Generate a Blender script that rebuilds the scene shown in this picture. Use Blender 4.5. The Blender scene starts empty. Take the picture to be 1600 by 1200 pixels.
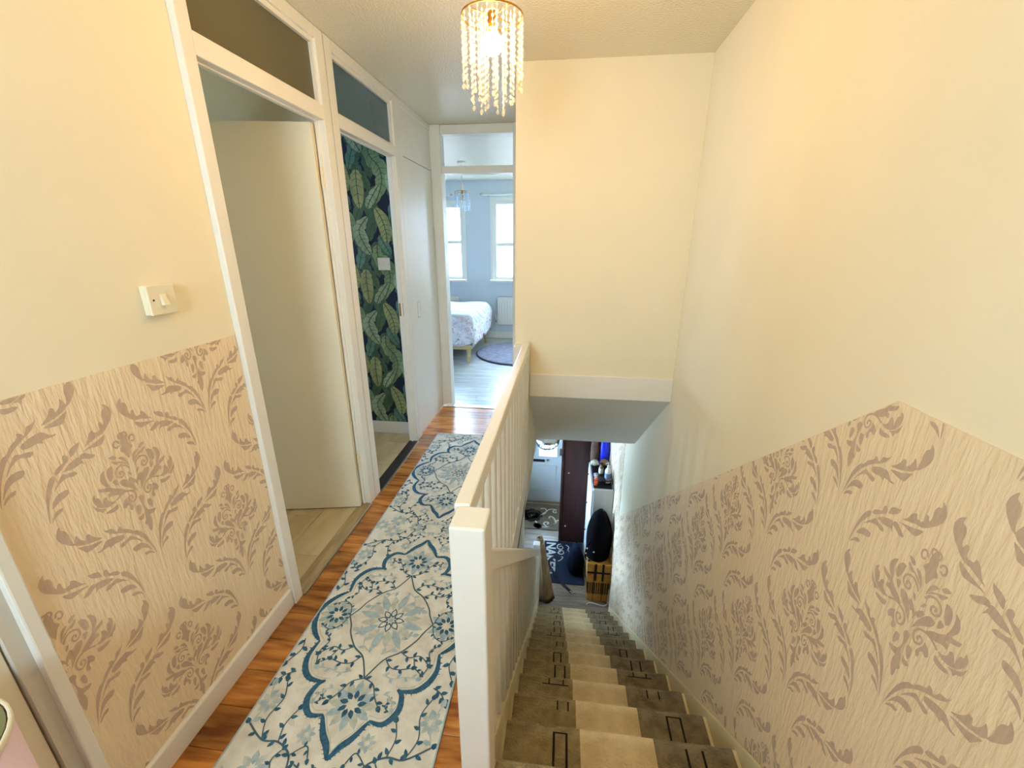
import bpy, bmesh, math, random
from mathutils import Vector, Matrix
from mathutils.geometry import tessellate_polygon

# ---------------------------------------------------------------- camera, world, light, exposure
scene = bpy.context.scene
COL = scene.collection
FPX, YAW, PITCH, ROLL, EYE = 659.85, 0.12, -0.3228, 0.0015, 1.4812
def S(r, g, b):
    f = lambda c: (c/255/12.92) if c/255 <= .04045 else ((c/255+.055)/1.055)**2.4
    return (f(r), f(g), f(b), 1.0)
cam = bpy.data.objects.new('camera', bpy.data.cameras.new('camera'))
COL.objects.link(cam)
cam.data.sensor_width = 36; cam.data.lens = FPX/1600*36; cam.data.clip_start = .02; cam.data.clip_end = 200
_f = Vector((-math.sin(YAW)*math.cos(PITCH), math.cos(YAW)*math.cos(PITCH), math.sin(PITCH)))
_r = Vector((math.cos(YAW), math.sin(YAW), 0)); _u = _r.cross(_f)
_r2 = _r*math.cos(ROLL)+_u*math.sin(ROLL); _u2 = _u*math.cos(ROLL)-_r*math.sin(ROLL)
cam.matrix_world = Matrix(((_r2.x, _u2.x, -_f.x, 0), (_r2.y, _u2.y, -_f.y, 0), (_r2.z, _u2.z, -_f.z, EYE), (0, 0, 0, 1)))
scene.camera = cam

SKY = 62.0            # daylight outside the windows
LAMP = 440.0         # hall bulb
w = bpy.data.worlds.new('sky'); scene.world = w; w.use_nodes = True
bg = w.node_tree.nodes['Background']; bg.inputs[0].default_value = (.48, .71, 1.0, 1); bg.inputs[1].default_value = SKY

def portal(name, x, y, z, sx, sy, rot):
    l = bpy.data.lights.new(name, 'AREA'); l.shape = 'RECTANGLE'; l.size = sx; l.size_y = sy
    l.cycles.is_portal = True
    o = bpy.data.objects.new(name, l); COL.objects.link(o); o.location = (x, y, z); o.rotation_euler = rot
PI = math.pi
portal('window_portal', -1.95, 6.9, 1.49, .72, 1.2, (-PI/2, 0, 0))
portal('window_portal', -.72, 6.9, 1.49, .82, 1.2, (-PI/2, 0, 0))
portal('window_portal', -.6, -1.12, 1.65, .66, .66, (PI/2, 0, 0))
portal('window_portal', .37, 6.9, 1.49, .7, 1.2, (-PI/2, 0, 0))
portal('window_portal', -.15, 6.27, -1.5, .32, .6, (-PI/2, 0, 0))
portal('window_portal', -1.32, 4.6, -1.3, .92, .84, (0, -PI/2, 0))
portal('window_portal', -3.17, 1.2, 1.5, .4, .4, (0, -PI/2, 0))
portal('window_portal', -2.98, 2.6, 1.6, .32, .5, (0, -PI/2, 0))

scene.view_settings.view_transform = 'Standard'
scene.view_settings.look = 'None'
scene.view_settings.gamma = 1.0
scene.view_settings.use_curve_mapping = False
scene.view_settings.exposure = 0.2
try:
    scene.cycles.use_denoising = True
    scene.cycles.max_bounces = 8; scene.cycles.diffuse_bounces = 5; scene.cycles.glossy_bounces = 4; scene.cycles.transparent_max_bounces = 16; scene.cycles.adaptive_threshold = .05
    scene.cycles.sample_clamp_indirect = 6.0; scene.cycles.use_light_tree = False
    scene.cycles.caustics_reflective = False; scene.cycles.caustics_refractive = False
except Exception:
    pass
random.seed(7)

# ---------------------------------------------------------------- measured place (metres)
XB = -1.16                              # back of the thin left partition
XF, XW, XR = -1.094, -1.115, .679      # door frame face, left wall, right wall
H, HD, HT = 2.355, 2.0, 2.058           # ceiling, door head, transom rail top
YB, YF, YK = 2.543, 3.67, 6.75          # bulkhead wall, bedroom door, bedroom far wall
XBL = -.2885
RISE, GOING, NY = .2026, .2446, 1.094
ZG, ZGC = -2.634, -.212                 # ground floor, its ceiling
PITCHS = RISE/GOING
def nose(y): return -RISE-(y-NY)*PITCHS

# ---------------------------------------------------------------- helpers
WL = {}
def tag(o, label=None, cat=None, group=None, kind=None):
    if label: o['label'] = label
    if cat: o['category'] = cat
    if group: o['group'] = group
    if kind: o['kind'] = kind
    return o
def thing(name, loc, label=None, cat=None, group=None, kind=None):
    o = bpy.data.objects.new(name, None); COL.objects.link(o); o.location = loc; o.empty_display_size = .05
    WL[o.name] = Vector(loc)
    return tag(o, label, cat, group, kind)
def mk(name, verts, faces, mat, parent=None, smooth=False, mats=None, fm=None, bevel=0, seg=2, fixn=True):
    xs = [[v[i] for v in verts] for i in range(3)]
    c = Vector([(min(a)+max(a))/2 for a in xs])
    me = bpy.data.meshes.new(name)
    me.from_pydata([tuple(Vector(v)-c) for v in verts], [], faces)
    for m in (mats or [mat]): me.materials.append(m)
    if fm:
        for p, i in zip(me.polygons, fm): p.material_index = i
    if fixn:
        bm = bmesh.new(); bm.from_mesh(me); bmesh.ops.recalc_face_normals(bm, faces=bm.faces); bm.to_mesh(me); bm.free()
    if smooth:
        for p in me.polygons: p.use_smooth = True
    o = bpy.data.objects.new(name, me); COL.objects.link(o)
    WL[o.name] = c
    o.location = c - (WL[parent.name] if parent else Vector())
    if parent: o.parent = parent
    if bevel:
        b = o.modifiers.new('bevel', 'BEVEL'); b.width = bevel; b.segments = seg; b.limit_method = 'ANGLE'; b.angle_limit = .6
    return o
def copy_of(o, loc, parent=None):
    c = o.copy(); COL.objects.link(c); WL[c.name] = Vector(loc)
    c.parent = parent; c.location = Vector(loc)-(WL[parent.name] if parent else Vector())
    return c
BF = [(0,1,3,2),(4,6,7,5),(0,4,5,1),(2,3,7,6),(0,2,6,4),(1,5,7,3)]
def bv(x0,x1,y0,y1,z0,z1): return [(x,y,z) for x in (x0,x1) for y in (y0,y1) for z in (z0,z1)]
def box(name, x0,x1,y0,y1,z0,z1, mat, parent=None, bevel=0, **k):
    return mk(name, bv(x0,x1,y0,y1,z0,z1), BF, mat, parent, bevel=bevel, **k)
class MB:
    def __init__(s): s.v=[]; s.f=[]; s.m=[]
    def add(s, v, f, m=0):
        n=len(s.v); s.v+=[tuple(p) for p in v]; s.f+=[tuple(i+n for i in q) for q in f]; s.m+=[m]*len(f); return s
    def box(s,*a,m=0): return s.add(bv(*a),BF,m)
    def tube(s, pts, r, n=8, m=0, cap=True):
        pts=[Vector(p) for p in pts]; rs=r if isinstance(r,(list,tuple)) else [r]*len(pts)
        V=[];F=[]; up=Vector((.31,.17,.93)).normalized(); side=None
        for i,p in enumerate(pts):
            t=(pts[min(i+1,len(pts)-1)]-pts[max(i-1,0)]).normalized()
            if side is None:
                side=t.cross(up).normalized()
            else:
                side=(side-t*side.dot(t)).normalized()
            b=t.cross(side)
            for k in range(n):
                a=2*PI*k/n; V.append(p+(side*math.cos(a)+b*math.sin(a))*rs[i])
        for i in range(len(pts)-1):
            for k in range(n):
                F.append((i*n+k,i*n+(k+1)%n,(i+1)*n+(k+1)%n,(i+1)*n+k))
        if cap: F.append(tuple(range(n))[::-1]); F.append(tuple((len(pts)-1)*n+k for k in range(n)))
        return s.add(V,F,m)
    def lathe(s, prof, c, n=24, m=0, sx=1, sy=1):
        V=[];F=[]
        for r,z in prof:
            for k in range(n):
                a=2*PI*k/n; V.append((c[0]+r*sx*math.cos(a),c[1]+r*sy*math.sin(a),c[2]+z))
        for i in range(len(prof)-1):
            for k in range(n): F.append((i*n+k,i*n+(k+1)%n,(i+1)*n+(k+1)%n,(i+1)*n+k))
        return s.add(V,F,m)
    def sphere(s,c,r,n=8,h=5,m=0,sz=1):
        return s.lathe([(max(r*math.sin(PI*i/h),1e-5),-r*sz*math.cos(PI*i/h)) for i in range(h+1)],c,n,m)
    def prism(s, poly, axis, a, b, m=0):
        # poly of 2-tuples in the two other axes (x: (y,z), y: (x,z), z: (x,y))
        def P(p,t): return (t,p[0],p[1]) if axis=='x' else (p[0],t,p[1]) if axis=='y' else (p[0],p[1],t)
        n=len(poly); tri=tessellate_polygon([[Vector((p[0],p[1],0)) for p in poly]])
        V=[P(p,a) for p in poly]+[P(p,b) for p in poly]
        F=[tuple(t) for t in tri]+[tuple(i+n for i in t)[::-1] for t in tri]+[(i,(i+1)%n,(i+1)%n+n,i+n) for i in range(n)]
        return s.add(V,F,m)
    def build(s,name,mat,parent=None,**k):
        if isinstance(mat,(list,tuple)): return mk(name,s.v,s.f,None,parent,mats=list(mat),fm=s.m,**k)
        return mk(name,s.v,s.f,mat,parent,**k)
def prism(name, poly, axis, a, b, mat, parent=None, **k): return MB().prism(poly,axis,a,b).build(name,mat,parent,**k)

# flat print: polygons on a plane, clipped by half planes
def chaikin(p, it=1):
    for _ in range(it):
        q=[]
        for i in range(len(p)):
            a,b=p[i],p[(i+1)%len(p)]
            q+= [(a[0]*.8+b[0]*.2,a[1]*.8+b[1]*.2),(a[0]*.2+b[0]*.8,a[1]*.2+b[1]*.8)]
        p=q
    return p
def tris(poly):
    return [[poly[i] for i in t] for t in tessellate_polygon([[Vector((p[0],p[1],0)) for p in poly]])]
def clip(poly, planes):   # planes: (a,b,c) keep a*x+b*y<=c
    for a,b,c in planes:
        out=[]; n=len(poly)
        for i in range(n):
            p,q=poly[i],poly[(i+1)%n]; dp=a*p[0]+b*p[1]-c; dq=a*q[0]+b*q[1]-c
            if dp<=0: out.append(p)
            if dp*dq<0:
                t=dp/(dp-dq); out.append((p[0]+t*(q[0]-p[0]),p[1]+t*(q[1]-p[1])))
        poly=out
        if len(poly)<3: return []
    return poly
def ribbon(pts, wd):
    n=len(pts); L=[];R=[]
    for i,p in enumerate(pts):
        a=pts[max(i-1,0)]; b=pts[min(i+1,n-1)]; dx,dy=b[0]-a[0],b[1]-a[1]; l=math.hypot(dx,dy) or 1
        h=(wd[i] if isinstance(wd,(list,tuple)) else wd)/2
        L.append((p[0]-dy/l*h,p[1]+dx/l*h)); R.append((p[0]+dy/l*h,p[1]-dx/l*h))
    return [[L[i],L[i+1],R[i+1],R[i]] for i in range(n-1)]
def catmull(p, k=5):
    q=[]
    for i in range(len(p)-1):
        a,b,c,d=p[max(i-1,0)],p[i],p[i+1],p[min(i+2,len(p)-1)]
        for j in range(k):
            t=j/k
            q.append(tuple(.5*((2*b[n])+(-a[n]+c[n])*t+(2*a[n]-5*b[n]+4*c[n]-d[n])*t*t+(-a[n]+3*b[n]-3*c[n]+d[n])*t**3) for n in range(len(b))))
    q.append(tuple(p[-1])); return q

# ---------------------------------------------------------------- materials
def nt(name):
    m=bpy.data.materials.new(name); m.use_nodes=True; t=m.node_tree
    return m,t,t.nodes['Principled BSDF']
def mat(name, col, rough=.6, metal=0, var=0, vscale=6, bump=0, bscale=80, stretch=(1,1,1), col2=None, rnd=0, spec=.4, detail=4, sheen=0, dist=.002):
    m,t,b=nt(name); N=t.nodes; L=t.links
    b.inputs['Roughness'].default_value=rough; b.inputs['Metallic'].default_value=metal
    b.inputs['Specular IOR Level'].default_value=spec
    if sheen: b.inputs['Sheen Weight'].default_value=sheen
    tc=N.new('ShaderNodeTexCoord'); mp=N.new('ShaderNodeMapping'); L.new(tc.outputs['Object'],mp.inputs[0]); mp.inputs['Scale'].default_value=stretch
    src=None
    if var or col2 or rnd:
        nz=N.new('ShaderNodeTexNoise'); nz.inputs['Scale'].default_value=vscale; nz.inputs['Detail'].default_value=detail; L.new(mp.outputs[0],nz.inputs[0])
        if rnd:
            oi=N.new('ShaderNodeObjectInfo'); ad=N.new('ShaderNodeVectorMath'); ad.operation='ADD'
            mu=N.new('ShaderNodeVectorMath'); mu.operation='SCALE'; mu.inputs[0].default_value=(37,19,11); L.new(oi.outputs['Random'],mu.inputs['Scale'])
            L.new(mp.outputs[0],ad.inputs[0]); L.new(mu.outputs[0],ad.inputs[1]); L.new(ad.outputs[0],nz.inputs[0])
        rp=N.new('ShaderNodeValToRGB'); c2=col2 or tuple(c*(1-var) for c in col[:3])+(1,)
        rp.color_ramp.elements[0].color=c2; rp.color_ramp.elements[1].color=col
        rp.color_ramp.elements[0].position=.35; rp.color_ramp.elements[1].position=.65
        L.new(nz.outputs[0],rp.inputs[0]); src=rp.outputs[0]
        if rnd:
            hs=N.new('ShaderNodeHueSaturation'); mr=N.new('ShaderNodeMapRange'); mr.inputs[3].default_value=1-rnd; mr.inputs[4].default_value=1+rnd
            L.new(oi.outputs['Random'],mr.inputs[0]); L.new(mr.outputs[0],hs.inputs['Value']); L.new(src,hs.inputs['Color']); src=hs.outputs[0]
        L.new(src,b.inputs['Base Color'])
    else: b.inputs['Base Color'].default_value=col
    if bump:
        n2=N.new('ShaderNodeTexNoise'); n2.inputs['Scale'].default_value=bscale; n2.inputs['Detail'].default_value=3; L.new(mp.outputs[0],n2.inputs[0])
        bp=N.new('ShaderNodeBump'); bp.inputs['Strength'].default_value=bump; bp.inputs['Distance'].default_value=dist
        L.new(n2.outputs[0],bp.inputs['Height']); L.new(bp.outputs[0],b.inputs['Normal'])
    return m
M={}
M['wall']=mat('cream_wall_paint',S(243,232,206),.75,var=.03,vscale=3,bump=.12,bscale=140)
M['white']=mat('white_gloss_paint',S(238,235,228),.38,bump=.08,bscale=60,var=.03,vscale=8)
M['ceil']=mat('artex_ceiling',S(238,229,206),.27,bump=1.0,bscale=100,dist=.006,spec=.7)
M['plain']=mat('plain_white_paint',S(232,230,224),.7)
M['grey']=mat('soft_grey_paint_and_shade',S(206,200,188),.8,bump=.2,bscale=200)  # also put on the near door jamb to stand for its shade
M['paper']=mat('wallpaper_ground',S(242,220,188),.5,bump=.95,bscale=62,stretch=(1.4,1.4,.27),dist=.005,var=.05,vscale=40)
M['print']=mat('wallpaper_print',S(202,176,154),.55,bump=.5,bscale=90,stretch=(1,1,.25),var=.12,vscale=120)
M['plank']=mat('oak_laminate',S(196,128,58),.27,col2=S(120,64,22),vscale=5,stretch=(.9,7,7),rnd=.28,detail=6,spec=.5)
M['plank_grey']=mat('grey_laminate',S(196,196,192),.3,col2=S(158,160,160),vscale=5,stretch=(.9,7,7),rnd=.1,detail=6,spec=.5)
M['joint']=mat('dark_joint',S(58,34,16),.8)
M['jointg']=mat('grey_joint',S(96,98,100),.8)
M['tile']=mat('wood_look_tile',S(206,186,148),.4,col2=S(184,162,122),vscale=3,stretch=(4,1,4),rnd=.06)
M['thresh']=mat('threshold_wood',S(172,148,106),.45,col2=S(142,118,80),vscale=6,stretch=(6,1,6))
M['threshd']=mat('dark_threshold',S(40,28,22),.5)
M['steel']=mat('brushed_steel',S(190,186,178),.3,1)
M['brass']=mat('brass',S(176,132,60),.3,1)
M['black']=mat('black_plastic',S(18,18,20),.45)
M['cream_plastic']=mat('cream_plastic',S(236,226,200),.35)
M['nosing']=mat('varnished_nosing',S(196,122,50),.3,col2=S(160,92,34),vscale=6,stretch=(1,8,8))
M['leaf_paint']=mat('door_leaf_paint',S(234,223,198),.5,var=.03,vscale=3)
def glass(name, tint, gloss=.1, rough=.03):
    m,t,b=nt(name); N=t.nodes; L=t.links; N.remove(b)
    tr=N.new('ShaderNodeBsdfTransparent'); tr.inputs[0].default_value=tint
    gl=N.new('ShaderNodeBsdfGlossy'); gl.inputs['Roughness'].default_value=rough
    mx=N.new('ShaderNodeMixShader'); mx.inputs[0].default_value=gloss
    L.new(tr.outputs[0],mx.inputs[1]); L.new(gl.outputs[0],mx.inputs[2]); L.new(mx.outputs[0],N['Material Output'].inputs[0]); return m
M['pane']=glass('window_pane',(.97,.98,.98,1),.05)
M['warm_tint']=glass('warm_tint_pane',(.9,.86,.78,1),.05)  # invented warm filter, turns the blue daylight of added windows neutral
def obscured(name,col):
    m,t,b=nt(name); N=t.nodes; L=t.links
    b.inputs['Base Color'].default_value=col; b.inputs['Roughness'].default_value=.22
    tr=N.new('ShaderNodeBsdfTransparent'); tr.inputs[0].default_value=(.8,.82,.78,1); mx=N.new('ShaderNodeMixShader'); mx.inputs[0].default_value=.2
    L.new(b.outputs[0],mx.inputs[1]); L.new(tr.outputs[0],mx.inputs[2]); L.new(mx.outputs[0],N['Material Output'].inputs[0]); return m
M['pane_green']=obscured('transom_pane_olive',S(112,104,76)); M['pane_teal']=obscured('transom_pane_teal',S(76,106,118))
def emit(name,col,st):
    m,t,b=nt(name); b.inputs['Base Color'].default_value=(1,1,1,1)
    b.inputs['Emission Color'].default_value=col; b.inputs['Emission Strength'].default_value=st; return m
M['bulb']=emit('hall_bulb_glow',(1,.64,.28,1),LAMP)
def beadmat(name,col,tr):
    m,t,b=nt(name); N=t.nodes; L=t.links; N.remove(b)
    a=N.new('ShaderNodeBsdfTransparent'); a.inputs[0].default_value=(1,1,1,1)
    g=N.new('ShaderNodeBsdfGlossy'); g.inputs['Roughness'].default_value=.08; g.inputs[0].default_value=col
    d=N.new('ShaderNodeBsdfTranslucent'); d.inputs[0].default_value=col
    m1=N.new('ShaderNodeMixShader'); m1.inputs[0].default_value=.45; m2=N.new('ShaderNodeMixShader'); m2.inputs[0].default_value=1-tr
    L.new(d.outputs[0],m1.inputs[1]); L.new(g.outputs[0],m1.inputs[2]); L.new(a.outputs[0],m2.inputs[1]); L.new(m1.outputs[0],m2.inputs[2]); L.new(m2.outputs[0],N['Material Output'].inputs[0]); return m
M['bead']=beadmat('glass_bead',(.62,.6,.55,1),.6)

# ================================================================ STRUCTURE, upstairs
def st(o, label, cat): return tag(o, label, cat, kind='structure')
# landing floor: slab + single planks laid across the corridor
fl=thing('floor',(-.6,1.5,0)); st(fl,'glossy orange oak laminate landing floor beside the runner','floor')
MB().box(XB,-.205,YB*0+.83,YF+.02,-.2,-.012).box(XB,XR,-1.0,.83,-.2,-.012).build('slab',M['joint'],fl)
y=1.264-.126*18; k=0
while y<YF-.02:
    y1=min(y+.126,YF)
    x1=-.205 if y+.06>.8 else XR-.002
    if y<.8<y1 and x1>0: y1=.8
    xs=[XW+.004]; rr=random.Random(k*13+5)
    c=XW+rr.uniform(.25,1.1)
    while c<x1-.15: xs.append(c); c+=1.2
    xs.append(x1)
    for a,b in zip(xs,xs[1:]): box('plank',a+.0008,b-.0008,y+.0008,y1-.0008,-.012,0,M['plank'],fl,bevel=.0012,seg=1)
    y=y1 if y1!=.8 else .8; k+=1
box('stair_nosing',-.145,XR-.02,.775,.812,-.03,.006,M['nosing'],fl,bevel=.004)
box('door_bar',-1.02,-.43,YF-.03,YF+.03,0,.006,M['steel'],fl)

# ceiling of the landing
st(box('ceiling',XB,XR+.1,-1.1,YF+.1,H,H+.1,M['ceil']),'textured artex ceiling over the landing and stairs','ceiling')

# left wall by the switch
wl=st(box('wall_left',XB,XW,.555,1.305,0,H,M['wall']),'cream wall with damask paper below, beside the first doorway','wall')
DADO=1.18
box('wallpaper',XW,XW+.0015,.581,1.303,.08,DADO,M['paper'],wl)
st(MB().box(XW,XW+.016,.582,1.303,0,.085).build('baseboard_left',M['white'],bevel=.005),'cream painted skirting below the damask paper','skirting')

# ---- damask print traced as flat motif
DAMASK_HALF=[[-1854,2185,-1864,2083,-1786,2023,-1752,1903,-1755,1773,-1731,1640,-1684,1554,-1772,1597,-1856,1694,-1934,1804,-1978,1932,-1953,2060,-1905,2151],[-1707,1621,-1669,1724,-1622,1783,-1611,1698,-1568,1596,-1475,1502,-1461,1628,-1388,1640,-1332,1517,-1262,1432,-1131,1329,-1253,1355,-1387,1382,-1511,1433,-1643,1492,-1710,1565],[-1110,1565,-1056,1473,-983,1438,-902,1427,-852,1306,-815,1257,-778,1323,-708,1353,-694,1248,-544,1145,-441,991,-368,979,-247,798,-177,632,-143,470,-98,274,-63,36,-51,-67,-109,167,-181,410,-263,610,-376,821,-545,1017,-722,1154,-914,1271,-1044,1403],[-1693,1474,-1588,1427,-1444,1348,-1268,1306,-1151,1263,-1221,1248,-1358,1218,-1470,1210,-1558,1224,-1604,1322],[-1356,1064,-1243,1062,-1165,1161,-1100,1212,-939,1187,-783,1128,-694,1068,-702,979,-814,962,-977,999,-1036,974,-1078,946,-1072,1024,-1154,1029,-1240,1018,-1335,1026],[-859,871,-761,899,-653,898,-565,947,-454,816,-350,646,-305,532,-413,696,-518,790,-599,833,-679,811,-783,766,-852,802],[-603,564,-501,590,-374,565,-265,466,-181,272,-125,111,-222,272,-348,387,-458,411,-551,421,-604,499],[-374,228,-259,211,-161,129,-96,-6,-226,115,-342,133],[-232,4551,-134,4475,-76,4348,-92,4203,-172,4070,-268,3975,-348,3890,-430,3837,-515,3817,-591,3823,-515,3907,-449,3951,-448,4130,-383,4131,-348,4026,-308,4114,-324,4284,-277,4398,-206,4414],[-881,3699,-778,3795,-702,3964,-608,4024,-587,3925,-507,3933,-507,3843,-656,3780,-797,3730],[-1202,3662,-1183,3766,-1082,3829,-981,3851,-945,3891,-961,3797,-1022,3712,-1114,3644,-1211,3594],[-1363,3547,-1359,3673,-1311,3719,-1246,3670,-1248,3571,-1314,3520,-1419,3436,-1522,3352,-1599,3354,-1557,3457,-1462,3517],[-1674,3356,-1612,3348,-1609,3246,-1695,3142,-1766,3015,-1847,2838,-1909,2648,-1949,2443,-1976,2315,-1975,2462,-1933,2723,-1875,2971,-1809,3156,-1739,3283],[-371,3810,-423,3682,-505,3585,-635,3590,-806,3616,-947,3600,-794,3655,-600,3708],[-1018,3564,-919,3571,-818,3488,-712,3417,-739,3371,-853,3372,-957,3443,-1038,3457],[-1036,3544,-1021,3433,-978,3290,-1040,3369,-1135,3334,-1259,3316,-1369,3335,-1439,3332,-1343,3422,-1203,3503],[-1456,3313,-1368,3262,-1230,3255,-1170,3176,-1264,3142,-1391,3187,-1503,3153,-1612,3090,-1721,2985,-1640,3107,-1540,3219],[-1811,2756,-1755,2834,-1680,2901,-1560,2926,-1459,2921,-1465,2821,-1527,2771,-1661,2742,-1768,2682,-1848,2635],[-1906,2441,-1833,2536,-1744,2577,-1658,2562,-1703,2489,-1802,2455,-1886,2397,-1946,2322],[-481,3190,-351,3200,-287,3099,-345,3064,-421,3119],[-270,3077,-174,3079,-100,2999,-67,2858,-62,2746,-109,2882,-197,2997],[-445,3079,-355,3030,-253,2974,-131,2893,-84,2799,-162,2870,-259,2950,-341,2915,-428,3017],[-449,2949,-537,2959,-606,2880,-627,2773,-621,2637,-560,2573,-506,2675,-466,2812,-459,2915],[-644,2942,-737,2891,-796,2769,-797,2652,-716,2509,-623,2437,-670,2587,-685,2729,-671,2852],[-566,2550,-460,2594,-443,2530,-447,2395,-507,2433],[-911,2565,-805,2512,-678,2485,-551,2365,-410,2276,-296,2162,-379,2131,-519,2152,-638,2229,-736,2212,-728,2315,-650,2346,-791,2409,-888,2458],[-1011,2485,-1016,2357,-952,2354,-917,2211,-925,2109,-853,2275,-786,2272,-778,2145,-708,2070,-596,2051,-709,1988,-844,1999,-978,2078,-1053,2196,-1087,2299,-1088,2405],[-1127,2273,-1084,2165,-985,2056,-829,1975,-921,1970,-972,1911,-1002,2000,-1078,2040,-1109,2155],[-916,1872,-849,1906,-710,1906,-591,1950,-601,1831,-672,1796,-809,1809],[-399,2476,-276,2483,-184,2373,-90,2174,-45,1974,-12,1909,-82,2026,-194,2168,-335,2284,-400,2393],[-192,2433,-99,2405,-55,2294,-76,2222,-149,2323],[-164,2611,-93,2597,-56,2464,-118,2514],[-362,1980,-476,1886,-511,1769,-456,1703,-387,1769,-342,1709,-359,1606,-310,1557,-257,1651,-310,1774,-359,1864],[-203,1614,-101,1603,-97,1483,-144,1367,-198,1317,-224,1454],[-256,1255,-143,1278,-77,1321,-106,1176,-168,1147,-234,1195],[-11,2268,83,2411,164,2463,113,2336,26,2217,-28,2078,-23,1960]]
DAMASK_FULL=[[-70,3550,0,3610,70,3550,90,3430,80,3340,170,3220,100,3170,50,3050,0,2930,-50,3050,-100,3170,-170,3220,-80,3340,-90,3430],[-88,1828,19,1831,68,1726,17,1642,-4,1478,58,1316,174,1235,121,1150,44,1174,84,1024,63,855,-19,669,-66,797,-59,915,-142,1007,-68,1073,-58,1247,-18,1339,-30,1526,-72,1701]]
DAMASK_SCROLL=[[-76,2698,-155,2811,-263,2858,-368,2823,-416,2743,-413,2633,-338,2562,-259,2583,-248,2660,-293,2713,-338,2684,-317,2631],[-596,2051,-455,2124,-328,2140,-194,2083,-125,1968,-135,1845,-207,1777,-292,1834,-314,1933,-264,1972,-215,1925,-232,1865],[30,3563,13,3629,-38,3661,-94,3634,-93,3555,-32,3518,26,3551],[-140,3420,-153,3488,-210,3520,-259,3480,-265,3396,-216,3340,-158,3377]]
UNIT=[]
for o in DAMASK_HALF:
    p=chaikin([(o[i]/1e4,o[i+1]/1e4) for i in range(0,len(o),2)])
    UNIT+=tris(p); UNIT+=[[(-a,b) for a,b in t] for t in tris(p)]
for o in DAMASK_FULL:
    UNIT+=tris(chaikin([(o[i]/1e4,o[i+1]/1e4) for i in range(0,len(o),2)]))
for o in DAMASK_SCROLL:
    p=catmull([(o[i]/1e4,o[i+1]/1e4) for i in range(0,len(o),2)],3)
    q=ribbon(p,.0042); UNIT+=q; UNIT+=[[(-a,b) for a,b in t] for t in q]
def damask(name, x, sgn, y0, z0, regions, parent):
    mb=MB()
    for planes,(ya,yb,za,zb) in regions:
        i0=int((ya-y0)/.265)-2; i1=int((yb-y0)/.265)+2
        for i in range(i0,i1+1):
            j0=int((za-z0)/.638)-2; j1=int((zb-z0)/.638)+2
            for j in range(j0,j1+1):
                cy=y0+i*.265; cz=z0+j*.638+(.319 if i%2 else 0)
                if cy<ya-.25 or cy>yb+.25 or cz>zb or cz<za-.5: continue
                far=cy>4.6
                for ti,t in enumerate(UNIT):
                    t=clip([(a+cy,b+cz) for a,b in t],planes)
                    if t: mb.add([(x+sgn*2.2e-7*ti,a,b) for a,b in t],[tuple(range(len(t)))])
    o=mb.build(name,M['print'],parent,fixn=False); o['kind']='stuff'; return o
damask('damask_print',XW+.0021,1,.860,.651,[([(1,0,1.301),(-1,0,-.583),(0,1,DADO-.001),(0,-1,-.085)],(.58,1.3,.08,DADO))],wl)

# right wall, ground floor to ceiling
wr=st(box('wall_right',XR,XR+.1,-1.1,7.0,ZG-.1,H+.1,M['wall']),'tall cream stair wall with damask paper following the stair slope','wall')
PK=(.884,DADO); PE=(3.93,-1.275)
MB().prism([(-1.0,0),(-1.0,DADO),PK,PE,(3.98,ZGC),(6.19,ZGC),(6.19,ZG),(3.95,ZG),(.84,-.15),(.6,0)],'x',XR-.0015,XR).build('wallpaper',M['paper'],wr)
sl=(PE[1]-PK[1])/(PE[0]-PK[0])
damask('damask_print',XR-.0021,-1,.702,.597,[
    ([(0,1,DADO-.001),(-sl,1,PK[1]-sl*PK[0]-.002),(-PITCHS,-1,RISE-NY*PITCHS+.1),(1,0,3.93)],(.05,3.93,ZG,DADO)),
    ([(-1,0,-3.935),(0,1,ZGC-.01),(1,0,5.3)],(3.93,5.3,ZG,ZGC))],wr)

# wall behind the photographer, with an added daylight window
wb=thing('wall_rear',(0,-1.05,0)); st(wb,'cream end wall of the landing behind the camera','wall')
RW=(-.93,-.27,1.32,1.98)
MB().box(XB,RW[0],-1.1,-1.0,0,H).box(RW[1],XR,-1.1,-1.0,0,H).box(RW[0],RW[1],-1.1,-1.0,0,RW[2]).box(RW[0],RW[1],-1.1,-1.0,RW[3],H).build('wall_panel',M['wall'],wb)
def window(n,x0,x1,y,z0,z1,label,zm,axis='y',sill=True,dirn=-1,pm='pane'):
    """sash window in a wall across y (or x); glazing at plane y, room side towards dirn"""
    o=thing('window_%d'%n,((x0+x1)/2,y,z0) if axis=='y' else (y,(x0+x1)/2,z0)); st(o,label,'window')
    def B(name,a0,a1,d0,d1,c0,c1,m):
        d0,d1=y+dirn*d0,y+dirn*d1
        if d0>d1: d0,d1=d1,d0
        return box(name,a0,a1,d0,d1,c0,c1,m,o,bevel=.003) if axis=='y' else box(name,d0,d1,a0,a1,c0,c1,m,o,bevel=.003)
    t=.045
    for a in ((x0,x0+t),(x1-t,x1)): B('frame_stile',a[0],a[1],-.05,.05,z0,z1,M['white'])
    B('frame_head',x0+t,x1-t,-.05,.05,z1-t,z1,M['white']); B('frame_cill',x0+t,x1-t,-.05,.05,z0,z0+t,M['white'])
    if zm: B('meeting_rail',x0+t,x1-t,-.03,.03,zm-.025,zm+.025,M['white'])
    segs=[(z0+t,zm-.025),(zm+.025,z1-t)] if zm else [(z0+t,z1-t)]
    for c0,c1 in segs: B('pane',x0+t,x1-t,-.003,.003,c0,c1,M[pm])
    if sill: B('sill',x0-.05,x1+.05,.05,.17,z0-.03,z0,M['white'])
    return o
window(3,RW[0],RW[1],-1.05,RW[2],RW[3],'unseen window added for daylight behind the camera',None,dirn=1,sill=False,pm='warm_tint')  # unseen window, added as daylight source for the near landing

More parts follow.
